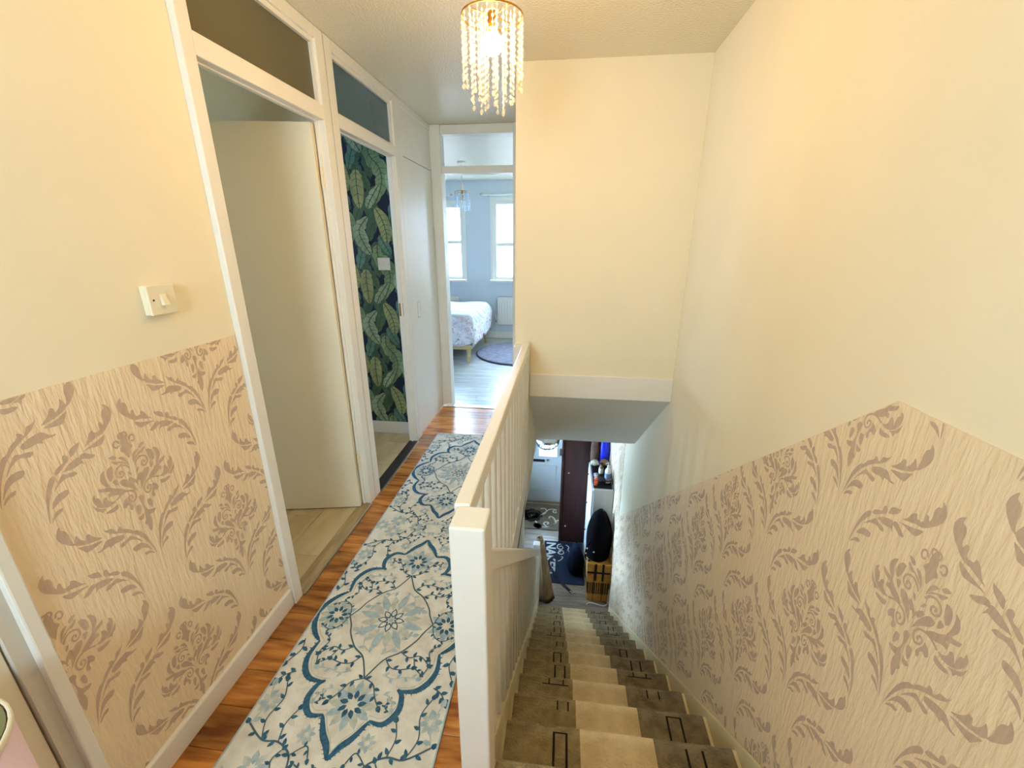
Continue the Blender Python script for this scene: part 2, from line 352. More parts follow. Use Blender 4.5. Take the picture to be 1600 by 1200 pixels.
# nearest door on the left, only its edge shows at the lower corner
d=thing('door_1',(XW,.2,0)); st(d,'closed cream flush door at the lower corner beside the damask paper','door')
box('architrave',XW-.01,XW+.018,.552,.581,0,2.05,M['white'],d,bevel=.004)
box('door_jamb',XW-.08,XW+.002,.523,.552,0,2.0,M['grey'],d)  # grey here is the shade in the door rabbet, put into the colour
box('architrave',XW-.01,XW+.018,-.33,-.30,0,2.05,M['white'],d,bevel=.004)
box('door_jamb',XW-.08,XW+.002,-.30,-.271,0,2.0,M['white'],d)
box('door_head',XW-.08,XW+.018,-.30,.552,2.0,2.05,M['white'],d)
box('door_leaf',XW-.045,XW-.008,-.268,.5195,.005,1.997,M['leaf_paint'],d,bevel=.002)
st(MB().box(XB,XW,-1.0,-.30,0,H).box(XB,XW,-.30,.555,2.05,H).build('wall_near',M['wall']),'cream wall above the nearest left door','wall')

# ---- door frames along the left of the corridor (storey-height frames with glazed transoms)
def frame_unit(n,y0,y1,label,pane,ja,jb):
    o=thing('door_%d'%n,(XF,(y0+y1)/2,0)); st(o,label,'door frame')
    xb=XB
    box('jamb',xb,XF,y0-ja,y0,0,H-.002,M['white'],o,bevel=.003)
    box('jamb',xb,XF,y1,y1+jb,0,H-.002,M['white'],o,bevel=.003)
    box('transom_rail',xb,XF,y0,y1,HD,HT,M['white'],o,bevel=.003)
    box('frame_head',xb,XF,y0,y1,H-.05,H-.002,M['white'],o,bevel=.003)
    b=MB()
    for (a0,a1,c0,c1) in ((y0,y0+.014,HT,H-.05),(y1-.014,y1,HT,H-.05),(y0+.014,y1-.014,H-.068,H-.05),(y0+.014,y1-.014,HT,HT+.01)):
        b.box(XF-.04,XF-.012,a0,a1,c0,c1)
    b.build('glazing_bead',M['white'],o)
    box('transom_pane',XF-.032,XF-.026,y0+.01,y1-.01,HT+.005,H-.055,pane,o)
    s=MB().box(XF-.045,XF-.032,y0,y0+.01,0,HD).box(XF-.045,XF-.032,y1-.01,y1,0,HD).box(XF-.045,XF-.032,y0+.01,y1-.01,HD-.006,HD)
    s.build('door_stop',M['white'],o)
    return o
dA=frame_unit(2,1.355,2.051,'cream frame of the first doorway with olive glazed transom',M['pane_green'],.05,.068)
dB=frame_unit(3,2.187,2.892,'cream frame of the second doorway with teal glazed transom',M['pane_teal'],.068,.06)
# open leaf of the first doorway, swung into the room
ang=math.radians(-100.5)
hx,hy=XW-.03,2.043
def leafpt(d_,t): # along leaf, thickness
    ux,uy=-math.cos(math.radians(11)),-math.sin(math.radians(11)); nx,ny=-uy,ux
    return (hx+ux*d_+nx*t,hy+uy*d_+ny*t)
pl=[leafpt(0,0),leafpt(.70,0),leafpt(.70,.038),leafpt(0,.038)]
lf=prism('door_leaf',pl,'z',.008,1.985,M['leaf_paint'],dA,bevel=.002)
for z in (.25,1.72):
    hb=MB().tube([(hx+.012,hy-.006,z),(hx+.012,hy-.006,z+.09)],.006).box(hx+.004,hx+.02,hy-.003,hy+.001,z,z+.09); hb.build('hinge',M['leaf_paint'],dA)
MB().box(XF-.045,XF-.043,2.8905,2.8921,1.0,1.09).box(XF-.06,XF-.03,2.889,2.8921,.985,1.075).build('strike_plate',M['brass'],dB)
box('threshold',XB,XF+.004,1.355,2.051,-.002,.005,M['thresh'],dA)
box('threshold',XB,XF+.004,2.187,2.892,-.002,.005,M['threshd'],dB)
MB().box(XF+.003,XF+.012,1.355,2.051,0,.008).build('edge_strip',M['steel'],dA)
MB().box(XF+.003,XF+.012,2.187,2.892,0,.008).build('edge_strip',M['steel'],dB)
# cupboard door
dC=thing('door_4',(XF,3.34,0)); st(dC,'white flush cupboard door with recessed finger pull at the corridor end','door')
box('jamb',XB,XF,2.952,3.02,0,H-.002,M['white'],dC,bevel=.003)
box('jamb',XB,XF,3.655,YF,0,H-.002,M['white'],dC)
box('over_panel',XW-.08,XF-.006,3.02,3.655,2.045,H-.045,M['white'],dC,bevel=.002)
box('head_bead',XW-.08,XF,3.02,3.655,H-.045,H-.002,M['white'],dC,bevel=.004)
box('head_rail',XW-.08,XF-.001,3.02,3.655,2.028,2.045,M['white'],dC,bevel=.002)
lc=box('door_leaf',XW-.04,XF-.004,3.024,3.651,.012,2.024,M['white'],dC,bevel=.003)
fp=MB(); R_=[(3.115,.94),(3.17,.94),(3.178,.95),(3.178,1.04),(3.17,1.05),(3.115,1.05)]
fp.prism([(3.112,.935),(3.172,.935),(3.184,.948),(3.184,1.042),(3.172,1.055),(3.112,1.055)],'x',XF-.0042,XF-.0028)
fp.build('finger_pull',M['grey'],lc)
box('pull_recess',XF-.0032,XF-.0022,3.116,3.178,.941,1.049,M['white'],lc)
for z in (.35,1.65): MB().tube([(XF,3.653,z),(XF,3.653,z+.08)],.005).build('hinge',M['white'],dC)
st(MB().box(XB,XF,2.051+.068,2.187-.068,0,H-.002).build('trim_1',M['white']),'white post between the two doorways','trim')

# bedroom door frame with clear transom, across the corridor end
dD=thing('door_5',(-.7,YF,0)); st(dD,'cream bedroom door frame with clear transom across the corridor end','door frame')
XL_,XR_=-1.0147,-.436
box('jamb',XF,XL_,YF-.02,YF+.1,0,H-.002,M['white'],dD,bevel=.003)
box('jamb',XR_,-.36,YF-.02,YF+.1,0,H-.002,M['white'],dD,bevel=.003)
box('transom_rail',XL_,XR_,YF,YF+.1,2.009,2.062,M['white'],dD,bevel=.003)
box('frame_head',XL_,XR_,YF,YF+.1,2.287,H-.002,M['white'],dD,bevel=.003)
box('transom_pane',XL_,XR_,YF+.045,YF+.05,2.062,2.287,M['pane'],dD)
# bulkhead over the stairs, corridor's right side, sloping soffit
we=thing('wall_end',(.2,YB,0)); st(we,'plain cream bulkhead wall above the stairs','wall')
box('wall_panel',XBL,XR,YB,YB+.08,.56,H,M['wall'],we)
box('wall_return',XBL,-.2,YB+.08,YF+.1,-.25,H,M['wall'],we)
MB().box(-.36,XBL,YF+.0,YF+.1,0,H).build('wall_infill',M['wall'],we)
st(MB().box(-.193,XR,YB-.016,YB+.0,.552,.70).build('baseboard_end',M['white'],bevel=.004),'deep cream skirting board at the foot of the bulkhead','skirting')
st(prism('ceiling_slope',[(YB-.002,.552),(3.4974,ZGC),(3.4974,ZGC+.12),(YB+.08,.66)],'x',-.2,XR,M['plain']),'sloping grey plastered soffit under the bulkhead','soffit')

# ---------------------------------------------------------------- side rooms
rA=thing('wall_kitchen',(-2,1.4,0)); st(rA,'dim beige room inside the first doorway','wall')
MB().box(-3.2,-3.1,.2,1.0,0,H).box(-3.2,-3.1,1.4,2.1,0,H).box(-3.2,-3.1,1.0,1.4,0,1.3).box(-3.2,-3.1,1.0,1.4,1.7,H).box(-3.1,XB,.2,.3,0,H).box(-3.1,XB,2.10,2.14,0,H).build('wall_panel',M['wall'],rA)
window(7,1.0,1.4,-3.15,1.3,1.7,'unseen small window added for daylight inside the first doorway',None,axis='x',dirn=1,sill=False,pm='warm_tint')  # unseen window, added to lift the dim room and the open leaf
cA=st(box('ceiling_kitchen',-3.2,XB,.2,2.14,H,H+.1,M['ceil']),'textured ceiling inside the first doorway','ceiling')
fA=thing('floor_kitchen',(-2,1.4,0)); st(fA,'beige wood look tiles inside the first doorway','floor')
box('slab',-3.1,XB,.3,2.1,-.1,-.008,M['joint'],fA)
for i,x in enumerate((-1.341,-1.521,-1.701,-1.881,-2.061,-2.241)):
    yy=.3; cut=[.3]+[c+(.3 if i%2 else 0) for c in (.69,1.595)]+[2.1]
    for a,b in zip(cut,cut[1:]): box('tile',x+.001,x+.179,a+.001,b-.001,-.008,0,M['tile'],fA,bevel=.001,seg=1)
# bathroom with leaf paper
rB=thing('wall_bathroom',(-2,2.6,0)); st(rB,'bathroom walls inside the second doorway, dark banana leaf paper at the end','wall')
MB().box(-3.0,-2.9,2.14,2.44,0,H).box(-3.0,-2.9,2.76,3.03,0,H).box(-3.0,-2.9,2.44,2.76,0,1.35).box(-3.0,-2.9,2.44,2.76,1.85,H).box(-3.0,XB,3.03,3.08,0,H).box(-3.0,XB,2.14,2.16,0,H).build('wall_panel',M['plain'],rB)
window(4,2.44,2.76,-2.95,1.35,1.85,'unseen small window added to light the bathroom',None,axis='x',dirn=1,sill=False)  # added window, never in view, brightens the leaf paper
st(box('ceiling_bathroom',-3.0,XB,2.14,3.03,H,H+.1,M['plain']),'bathroom ceiling seen through the teal transom','ceiling')
fB=thing('floor_bathroom',(-2,2.6,0)); st(fB,'beige wood look tiles inside the second doorway','floor')
box('slab',-2.9,XB,2.16,3.03,-.1,-.008,M['joint'],fB)
for i in range(5):
    y0=2.16+i*.175
    for a,b in ((-2.3,-1.75),(-1.75,XB)) if i%2 else ((-2.3,-2.05),(-2.05,-1.45),(-1.45,XB)): box('tile',a+.001,b-.001,y0+.001,min(y0+.174,3.03),-.008,0,M['tile'],fB,bevel=.001,seg=1)
M['navy']=mat('navy_paper',S(20,34,58),.6)
LM=[mat('leaf_print_%d'%i,S(*c),.6,var=.35,vscale=14,stretch=(1,1,.4)) for i,c in enumerate(((136,160,118),(164,170,118),(104,144,128),(78,108,84),(164,184,150)))]
M['vein']=mat('leaf_vein_print',S(56,84,66),.6)
box('wallpaper',-2.4,XB,3.0285,3.03,.1,H,M['navy'],rB)
st(box('baseboard_bathroom',-2.4,XB,3.015,3.03,0,.1,M['white'],bevel=.004),'cream skirting under the banana leaf paper','skirting')
LEAVES=[(3,36,[(-1519,993),(-1486,913),(-1486,820)]),(3,44,[(-1311,876),(-1287,795),(-1230,713)]),(2,46,[(-1490,641),(-1450,759),(-1402,812)]),
 (3,36,[(-1393,634),(-1373,559),(-1351,505)]),(2,50,[(-1311,876),(-1270,800),(-1235,740)]),(0,70,[(-1332,814),(-1333,731),(-1268,649),(-1260,552),(-1321,418)]),
 (1,62,[(-1435,643),(-1440,546),(-1434,391)]),(1,58,[(-1324,1056),(-1280,977),(-1257,887),(-1258,816)]),(4,62,[(-1382,1000),(-1454,913),(-1432,822),(-1382,740)]),(4,40,[(-1283,541),(-1351,450),(-1379,394)])]
lp=MB(); BXMIN,BXMAX=-1.0*1.9,XB
BACK=[(3,wd*1.1,[(a+95,b+190) for a,b in pts]) for mi,wd,pts in LEAVES if wd>45]
ALL=BACK+LEAVES
for i in (-2,-1,0,1):
    for j in range(-1,3):
        for q,(mi,wd,pts) in enumerate(ALL):
            p=catmull([(a/1000+i*.27,b/1000+j*.655+(.33 if i%2 else 0)) for a,b in pts],6); n=len(p)
            rr=random.Random(q*7+1); prof=[]
            for t in range(n):
                u=t/(n-1); prof.append(wd/1000*1.55*min(1,(u/.3)**.6 if u<.3 else 1)*(1 if u<.6 else max(.03,1-((u-.6)/.4)**1.8))*(1-.22*(rr.random()<.35)))
            pl=[([(0,1,H-.01),(0,-1,-.102),(1,0,XB),(-1,0,2.39)])][0]
            yy=3.0283-.0003*(q+1)-.00007*(i+2)
            for f in ribbon(p,prof):
                f=clip(f,pl)
                if f: lp.add([(a,yy,b) for a,b in f],[tuple(range(len(f)))],mi)
            for f in ribbon(p,.006):
                f=clip(f,pl)
                if f: lp.add([(a,yy-.00012,b) for a,b in f],[tuple(range(len(f)))],5)
            for t in range(2,n-2,2):
                a,b=p[t],p[t+1]; dx,dy=b[0]-a[0],b[1]-a[1]; l=math.hypot(dx,dy) or 1; hw=prof[t]*.46
                for sg in (-1,1):
                    e=(a[0]+sg*-dy/l*hw+dx/l*hw*.5,a[1]+sg*dx/l*hw+dy/l*hw*.5)
                    for f in ribbon([a,e],[.004,.0015]):
                        f=clip(f,pl)
                        if f: lp.add([(c[0],yy-.0001,c[1]) for c in f],[tuple(range(len(f)))],5)
o=lp.build('leaf_print',LM+[M['vein']],rB,fixn=False); o['kind']='stuff'
# shell of the cupboard behind the white door
st(MB().box(-1.9,XB,3.62,3.67,0,H).build('wall_cupboard',M['plain']),'partition behind the cupboard door','wall')

# ---------------------------------------------------------------- bedroom
M['bedwall']=mat('pale_blue_grey_wall',S(214,222,230),.7,bump=.05)
wk=thing('wall_bedroom',(-1.2,YK,0)); st(wk,'pale blue grey bedroom wall between two windows','wall')
W1=(-2.32,-1.575,.93,2.03); W2=(-1.10,-.36,.93,2.07); W3=(.02,.72,.93,2.07)
b=MB(); b.box(-3.4,W1[0],YK,YK+.2,0,H).box(W1[1],W2[0],YK,YK+.2,0,H).box(W2[1],W3[0],YK,YK+.2,0,H).box(W3[1],.9,YK,YK+.2,0,H)
for W in (W1,W2,W3): b.box(W[0],W[1],YK,YK+.2,0,W[2]).box(W[0],W[1],YK,YK+.2,W[3],H)
b.box(-3.4,-3.3,YF+.1,YK,0,H).box(.8,.9,YF+.1,YK,0,H).box(-3.3,XF,YF+.02,YF+.1,0,H).box(-.2,.8,YF+.02,YF+.1,0,H).build('wall_panel',M['bedwall'],wk)
st(box('ceiling_bedroom',-3.4,.9,YF+.1,YK+.2,H,H+.1,M['ceil']),'bright textured bedroom ceiling','ceiling')
fb=thing('floor_bedroom',(-1,5.2,0)); st(fb,'pale grey wood plank floor of the bedroom','floor')
box('slab',-3.3,.8,YF+.03,YK,-.1,-.01,M['jointg'],fb)
y=YF+.03; k=0
while y<YK-.01:
    y1=min(y+.135,YK); rr=random.Random(k); c=-2.2+rr.uniform(0,.9); xs=[-3.3]
    while c<.6: xs.append(c); c+=1.25
    xs.append(.8)
    for a_,b_ in zip(xs,xs[1:]): box('plank',a_+.001,b_-.001,y+.001,y1-.001,-.01,0,M['plank_grey'],fb,bevel=.001,seg=1)
    y=y1; k+=1
st(box('baseboard_bedroom',-3.3,.8,YK-.018,YK,0,.1,M['white'],bevel=.004),'white skirting under the bedroom windows','skirting')
window(1,W1[0],W1[1],YK+.06,W1[2],W1[3],'white sash bedroom window nearer the bed, brick gable outside',1.49)
window(2,W2[0],W2[1],YK+.06,W2[2],W2[3],'white sash bedroom window above the panel radiator',1.455)
window(6,W3[0],W3[1],YK+.06,W3[2],W3[3],'unseen third sash window added to light the corridor end, hidden by the bulkhead',1.455)  # added out of view to throw daylight on the cupboard door
for n,(W,nm) in enumerate(((W1,'casing of the window nearer the bed'),(W2,'casing of the window above the radiator'))):
    c=MB(); t=.05
    c.box(W[0]-t,W[0],YK-.015,YK,W[2]-.04,W[3]+t).box(W[1],W[1]+t,YK-.015,YK,W[2]-.04,W[3]+t).box(W[0],W[1],YK-.015,YK,W[3],W[3]+t)
    st(c.build('trim_%d'%(n+2),M['white']),'white '+nm,'trim')
def pole(x0,x1,label):
    o=thing('curtain_pole',((x0+x1)/2,YK-.08,2.15),label,'curtain pole','bedroom curtain poles')
    MB().tube([(x0,YK-.08,2.15),(x1,YK-.08,2.15)],.011,10).build('rod',M['white'],o)
    for x,s in ((x0,-1),(x1,1)):
        MB().lathe([(.001,-.05),(.018,-.04),(.022,-.02),(.014,0),(.012,.01)],(0,0,0),10)
        f=MB(); f.sphere((x+s*.018,YK-.08,2.15),.024,10,6); f.build('finial',M['steel'],o,smooth=True)
        MB().box(x-s*.08-.008,x-s*.08+.008,YK-.085,YK,2.12,2.145).build('bracket',M['steel'],o)
pole(-2.5,-1.73,'curtain pole above the bedroom window nearer the bed')
pole(-1.25,-.26,'curtain pole above the bedroom window over the radiator')
def radiator(x0,x1,z0,z1,label):
    o=thing('radiator',((x0+x1)/2,YK-.06,z0),label,'radiator','bedroom radiators')
    y0,y1=YK-.10,YK-.045
    box('body',x0,x1,y0+.004,y1,z0,z1-.015,M['white'],o,bevel=.006)
    n=int((x1-x0-.06)/.042)
    r0=box('rib',x0+.03,x0+.054,y0-.004,y0+.006,z0+.04,z1-.05,M['white'],o,bevel=.004)
    for i in range(1,n): copy_of(r0,(x0+.042+i*.042,y0+.001,(z0+z1)/2-.005),o)
    box('top_grille',x0,x1,y0,y1,z1-.015,z1,M['white'],o,bevel=.003)
    for x in ((x0-.03),(x1+.03)):
        MB().tube([(x,YK-.07,0),(x,YK-.07,z0+.05),(x+(.04 if x<x0 else -.04),YK-.07,z0+.05)],.008,8).build('pipe',M['white'],o)
        MB().lathe([(.013,0),(.018,.01),(.018,.06),(.014,.075),(.001,.076)],(x,YK-.07,z0+.07),12).build('valve',M['white'],o,smooth=True)
        MB().lathe([(.012,0),(.014,.0),(.014,.035),(.012,.036)],(x,YK-.07,z0+.033),12).build('valve_body',M['steel'],o)
radiator(-1.035,-.35,.235,.665,'white panel radiator beside the round bedroom rug')
radiator(-2.35,-1.655,.235,.665,'white panel radiator behind the bed')

# bed
M['pine']=mat('pale_pine',S(200,172,124),.5,col2=S(176,146,98),vscale=5,stretch=(1,6,6))
M['sheet']=mat('white_sheet',S(226,228,232),.8)
def stripes():
    m,t,b_=nt('grey_striped_duvet'); N=t.nodes; L=t.links
    tc=N.new('ShaderNodeTexCoord'); wv=N.new('ShaderNodeTexWave'); wv.bands_direction='Y'; wv.inputs['Scale'].default_value=3.2; wv.inputs['Distortion'].default_value=1.6
    rp=N.new('ShaderNodeValToRGB'); e=rp.color_ramp.elements; e[0].color=S(112,124,140); e[1].color=S(196,200,206); e[0].position=.05; e[1].position=.22
    L.new(tc.outputs['Object'],wv.inputs[0]); L.new(wv.outputs[0],rp.inputs[0]); L.new(rp.outputs[0],b_.inputs[0]); b_.inputs['Roughness'].default_value=.85; return m
def floral():
    m,t,b_=nt('floral_duvet_border'); N=t.nodes; L=t.links
    tc=N.new('ShaderNodeTexCoord'); vo=N.new('ShaderNodeTexNoise'); vo.inputs['Scale'].default_value=13; vo.inputs['Detail'].default_value=5; vo.inputs['Distortion'].default_value=.6
    rp=N.new('ShaderNodeValToRGB'); cr=rp.color_ramp
    cr.elements[0].color=S(128,130,140); cr.elements[0].position=.30; cr.elements[1].color=S(230,228,232); cr.elements[1].position=.47
    for p,c in ((.55,S(214,206,212)),(.6,S(200,168,176)),(.66,S(226,214,218)),(.72,S(150,176,160))): cr.elements.new(p).color=c
    L.new(tc.outputs['Object'],vo.inputs[0]); L.new(vo.outputs[0],rp.inputs[0]); L.new(rp.outputs[0],b_.inputs[0]); b_.inputs['Roughness'].default_value=.85; return m
M['stripe']=stripes(); M['floral']=floral()
bed=thing('double_bed',(-2.1,5.8,0),'double bed with pale wooden frame and striped floral duvet','bed')
BX0,BX1,BY0,BY1=-3.1,-1.14,5.13,6.42
lg=MB(); lg.lathe([(.017,0),(.034,.30)],(0,0,0),10); 
for x,y in ((BX1-.045,BY0+.045),(BX1-.045,BY1-.045),(BX0+.06,BY0+.045),(BX0+.06,BY1-.045)):
    MB().lathe([(.001,0),(.017,0),(.034,.20),(.001,.20)],(x,y,0),12).build('leg',M['pine'],bed,smooth=False)
box('side_rail',BX0,BX1,BY0,BY0+.03,.19,.31,M['pine'],bed,bevel=.004); box('side_rail',BX0,BX1,BY1-.03,BY1,.19,.31,M['pine'],bed,bevel=.004)
box('foot_rail',BX1-.03,BX1,BY0+.03,BY1-.03,.19,.31,M['pine'],bed,bevel=.004); box('headboard',BX0-.03,BX0,BY0,BY1,.2,.95,M['pine'],bed,bevel=.005)
box('mattress',BX0,BX1-.03,BY0+.03,BY1-.03,.30,.54,M['sheet'],bed,bevel=.04,seg=3)
dv=MB(); NX,NYD=34,40; V=[];mi=[]
for i in range(NX+1):
    for j in range(NYD+1):
        u=-2.55+i/NX*(1.41+.46); v=(BY0-.42)+j/NYD*(BY1-BY0+.84)
        ox=max(0,u-(BX1-.01)); oy=max(0,(BY0+.02)-v,v-(BY1-.02))
        x=min(u,BX1-.01)+min(ox,.06)*.5; yv=min(max(v,BY0+.02),BY1-.02)
        yv+= (-1 if v<BY0+.02 else 1 if v>BY1-.02 else 0)*min(oy,.06)*.5
        z=.60+.012*math.sin(u*9+v*5)+.01*math.sin(v*13-u*4)
        drop=math.hypot(max(0,ox-.02),max(0,oy-.02)); z-=drop*.82+ (.02 if ox+oy>0 else 0)
        if drop>0:
            wv=.014*math.sin((u+v)*21); x+= wv if ox>oy else 0; yv+= wv if oy>ox else 0
            z+=.025*math.sin(u*6+v*7)*min(1,drop*4)
        V.append((x,yv,max(z,.235)))
F=[];FMI=[]
for i in range(NX):
    for j in range(NYD):
        F.append((i*(NYD+1)+j,(i+1)*(NYD+1)+j,(i+1)*(NYD+1)+j+1,i*(NYD+1)+j+1))
        u=-2.55+i/NX*1.87; v=(BY0-.42)+j/NYD*(BY1-BY0+.84)
        FMI.append(1 if (v<BY0-.03 or u>BX1+.06) else 0)
o=mk('duvet',V,F,None,bed,smooth=True,mats=[M['stripe'],M['floral']],fm=FMI); md=o.modifiers.new('thick','SOLIDIFY'); md.thickness=.025; md.offset=1
pw=MB().sphere((-2.85,5.8,.68),.2,16,8,sz=.5); 
box('pillow',-3.05,-2.62,5.2,5.72,.56,.68,M['sheet'],bed,bevel=.05,seg=3); box('pillow',-3.05,-2.62,5.8,6.34,.56,.68,M['sheet'],bed,bevel=.05,seg=3)
# round rug
M['shag']=mat('lilac_grey_shag',S(132,130,150),.95,col2=S(98,96,116),vscale=14,bump=.9,bscale=120,dist=.01,sheen=.3)
M['shag_edge']=mat('dark_rug_edge',S(66,66,82),.9)
rg=thing('round_rug',(-.53,5.77,0),'round lilac grey shaggy rug beside the bed','rug')
MB().lathe([(.001,.03),(.3,.031),(.60,.03),(.655,.022)],(-.53,5.77,0),64).build('pile',M['shag'],rg,smooth=True)
MB().lathe([(.655,.022),(.668,.012),(.668,.001)],(-.53,5.77,0),64).build('border',M['shag_edge'],rg)

# strings of beads
def bead_strand(n, step, r):
    mb=MB()
    for i in range(n):
        mb.sphere((0,0,-step*(i+.5)),r*(1.0 if i%2 else .78),6,4)
    mb.tube([(0,0,0),(0,0,-step*n)],.0006,4)
    mb.sphere((0,0,-step*(n+.5)),r*1.25,7,5,sz=1.3)
    return mb
def pendant(name,x,y,ring_z,rad,label,rings,step,r,matb,bulb,top=H):
    o=thing(name,(x,y,ring_z),label,'pendant light')
    MB().lathe([(.001,-.022),(.03,-.02),(.048,-.004),(.048,0)],(x,y,top),20).build('ceiling_rose',M['cream_plastic'],o,smooth=True)
    MB().tube([(x,y,top-.02),(x,y,ring_z+.05)],.0035,8).build('flex',M['cream_plastic'],o)
    MB().lathe([(.008,.085),(.013,.08),(.019,.012),(.019,.01),(.001,.01)],(x,y,ring_z),16).build('cord_grip',M['cream_plastic'],o,smooth=True)
    MB().lathe([(.015,.012),(.017,.0),(.017,-.022),(.014,-.03),(.001,-.03)],(x,y,ring_z),16).build('lamp_holder',M['brass'],o)
    rm=MB()
    for k in range(48):
        a0,a1=2*PI*k/48,2*PI*(k+1)/48
        rm.tube([(x+rad*math.cos(a0),y+rad*math.sin(a0),ring_z),(x+rad*math.cos(a1),y+rad*math.sin(a1),ring_z)],.0028,5,cap=False)
    rm.build('top_ring',M['brass'],o)
    for k in range(4):
        a=PI/4+k*PI/2; MB().tube([(x,y,ring_z),(x+rad*math.cos(a),y+rad*math.sin(a),ring_z)],.0018,5).build('spoke',M['brass'],o)
    cache={}
    for (rr,cnt,lens,dz) in rings:
        for k in range(cnt):
            a=2*PI*(k+.37*(cnt%5))/cnt; n=lens[k%len(lens)]
            p=(x+rr*math.cos(a),y+rr*math.sin(a))
            if n not in cache:
                mb=bead_strand(n,step,r); mb.v=[(v[0]+p[0],v[1]+p[1],v[2]+ring_z) for v in mb.v]
                cache[n]=mb.build('bead_strand',matb,o,smooth=True); zc=WL[cache[n].name].z
                WL[cache[n].name+'#']=Vector((0,0,zc))
            else: copy_of(cache[n],(p[0],p[1],WL[cache[n].name+'#'].z),o)
    if bulb:
        MB().sphere((x,y,ring_z-.068),.03,20,12).build('bulb',M['bulb'],o,smooth=True)
    else: MB().sphere((x,y,ring_z-.068),.03,16,10).build('bulb',M['cream_plastic'],o,smooth=True)
    return o
pendant('pendant_light',-.241,1.5,2.112,.089,'lit beaded crystal pendant hanging over the landing',[(.089,20,(9,11,10,8,10),0),(.064,13,(13,12,14),0),(.036,7,(15,13,14),0)],.0158,.0044,M['bead'],True)
M['bead_dim']=beadmat('glass_bead_unlit',(.8,.86,.95,1),.3)
pendant('pendant_light',-1.22,5.25,2.046,.09,'unlit beaded pendant hanging in the bedroom',[(.09,22,(13,),0),(.06,14,(13,),0)],.0148,.006,M['bead_dim'],False)

# house outside the bedroom windows
M['brick']=None
def brickmat():
    m,t,b_=nt('pale_brickwork'); N=t.nodes; L=t.links
    tc=N.new('ShaderNodeTexCoord'); sp=N.new('ShaderNodeSeparateXYZ'); cb=N.new('ShaderNodeCombineXYZ'); br=N.new('ShaderNodeTexBrick')
    L.new(tc.outputs['Object'],sp.inputs[0]); L.new(sp.outputs[0],cb.inputs[0]); L.new(sp.outputs[2],cb.inputs[1]); L.new(cb.outputs[0],br.inputs[0])
    br.inputs['Color1'].default_value=S(214,188,176); br.inputs['Color2'].default_value=S(196,160,146); br.inputs['Mortar'].default_value=S(232,226,220)
    br.inputs['Scale'].default_value=4.4; br.inputs['Mortar Size'].default_value=.02
    L.new(br.outputs[0],b_.inputs[0]); b_.inputs['Roughness'].default_value=.9; return m
M['brick']=brickmat()
M['rooftile']=mat('grey_roof_tile',S(110,104,104),.8)
hs=thing('brick_house',(-1,13,ZG),'pale brick gable house seen through the bedroom windows','house')
gs=(1.782-1.6)/(3.282-2.879)
MB().prism([(-6.2,ZG-1),(3.0,ZG-1),(3.0,1.69+.45*(3.08-1.0)-.9),(.2,1.69+.45*3.28),(-6.2,1.69-.45*3.12)],'y',12.1,15,).build('gable_wall',M['brick'],hs)
MB().prism([(-6.5,1.69-.45*3.42),(.2,1.69+.45*3.28),(.2,1.69+.45*3.28+.1),(-6.5,1.69-.45*3.42+.1)],'y',11.95,15.2).build('roof_slope',M['rooftile'],hs)
MB().prism([(.2,1.69+.45*3.28),(3.3,1.69+.45*.2),(3.3,1.69+.45*.2+.1),(.2,1.69+.45*3.28+.1)],'y',11.95,15.2).build('roof_slope',M['rooftile'],hs)
M['ground']=mat('outdoor_ground',S(120,118,110),.9)
st(box('ground',-40,40,7.2,60,ZG-1.2,ZG-.15,M['ground']),'outdoor ground beyond the bedroom','ground')

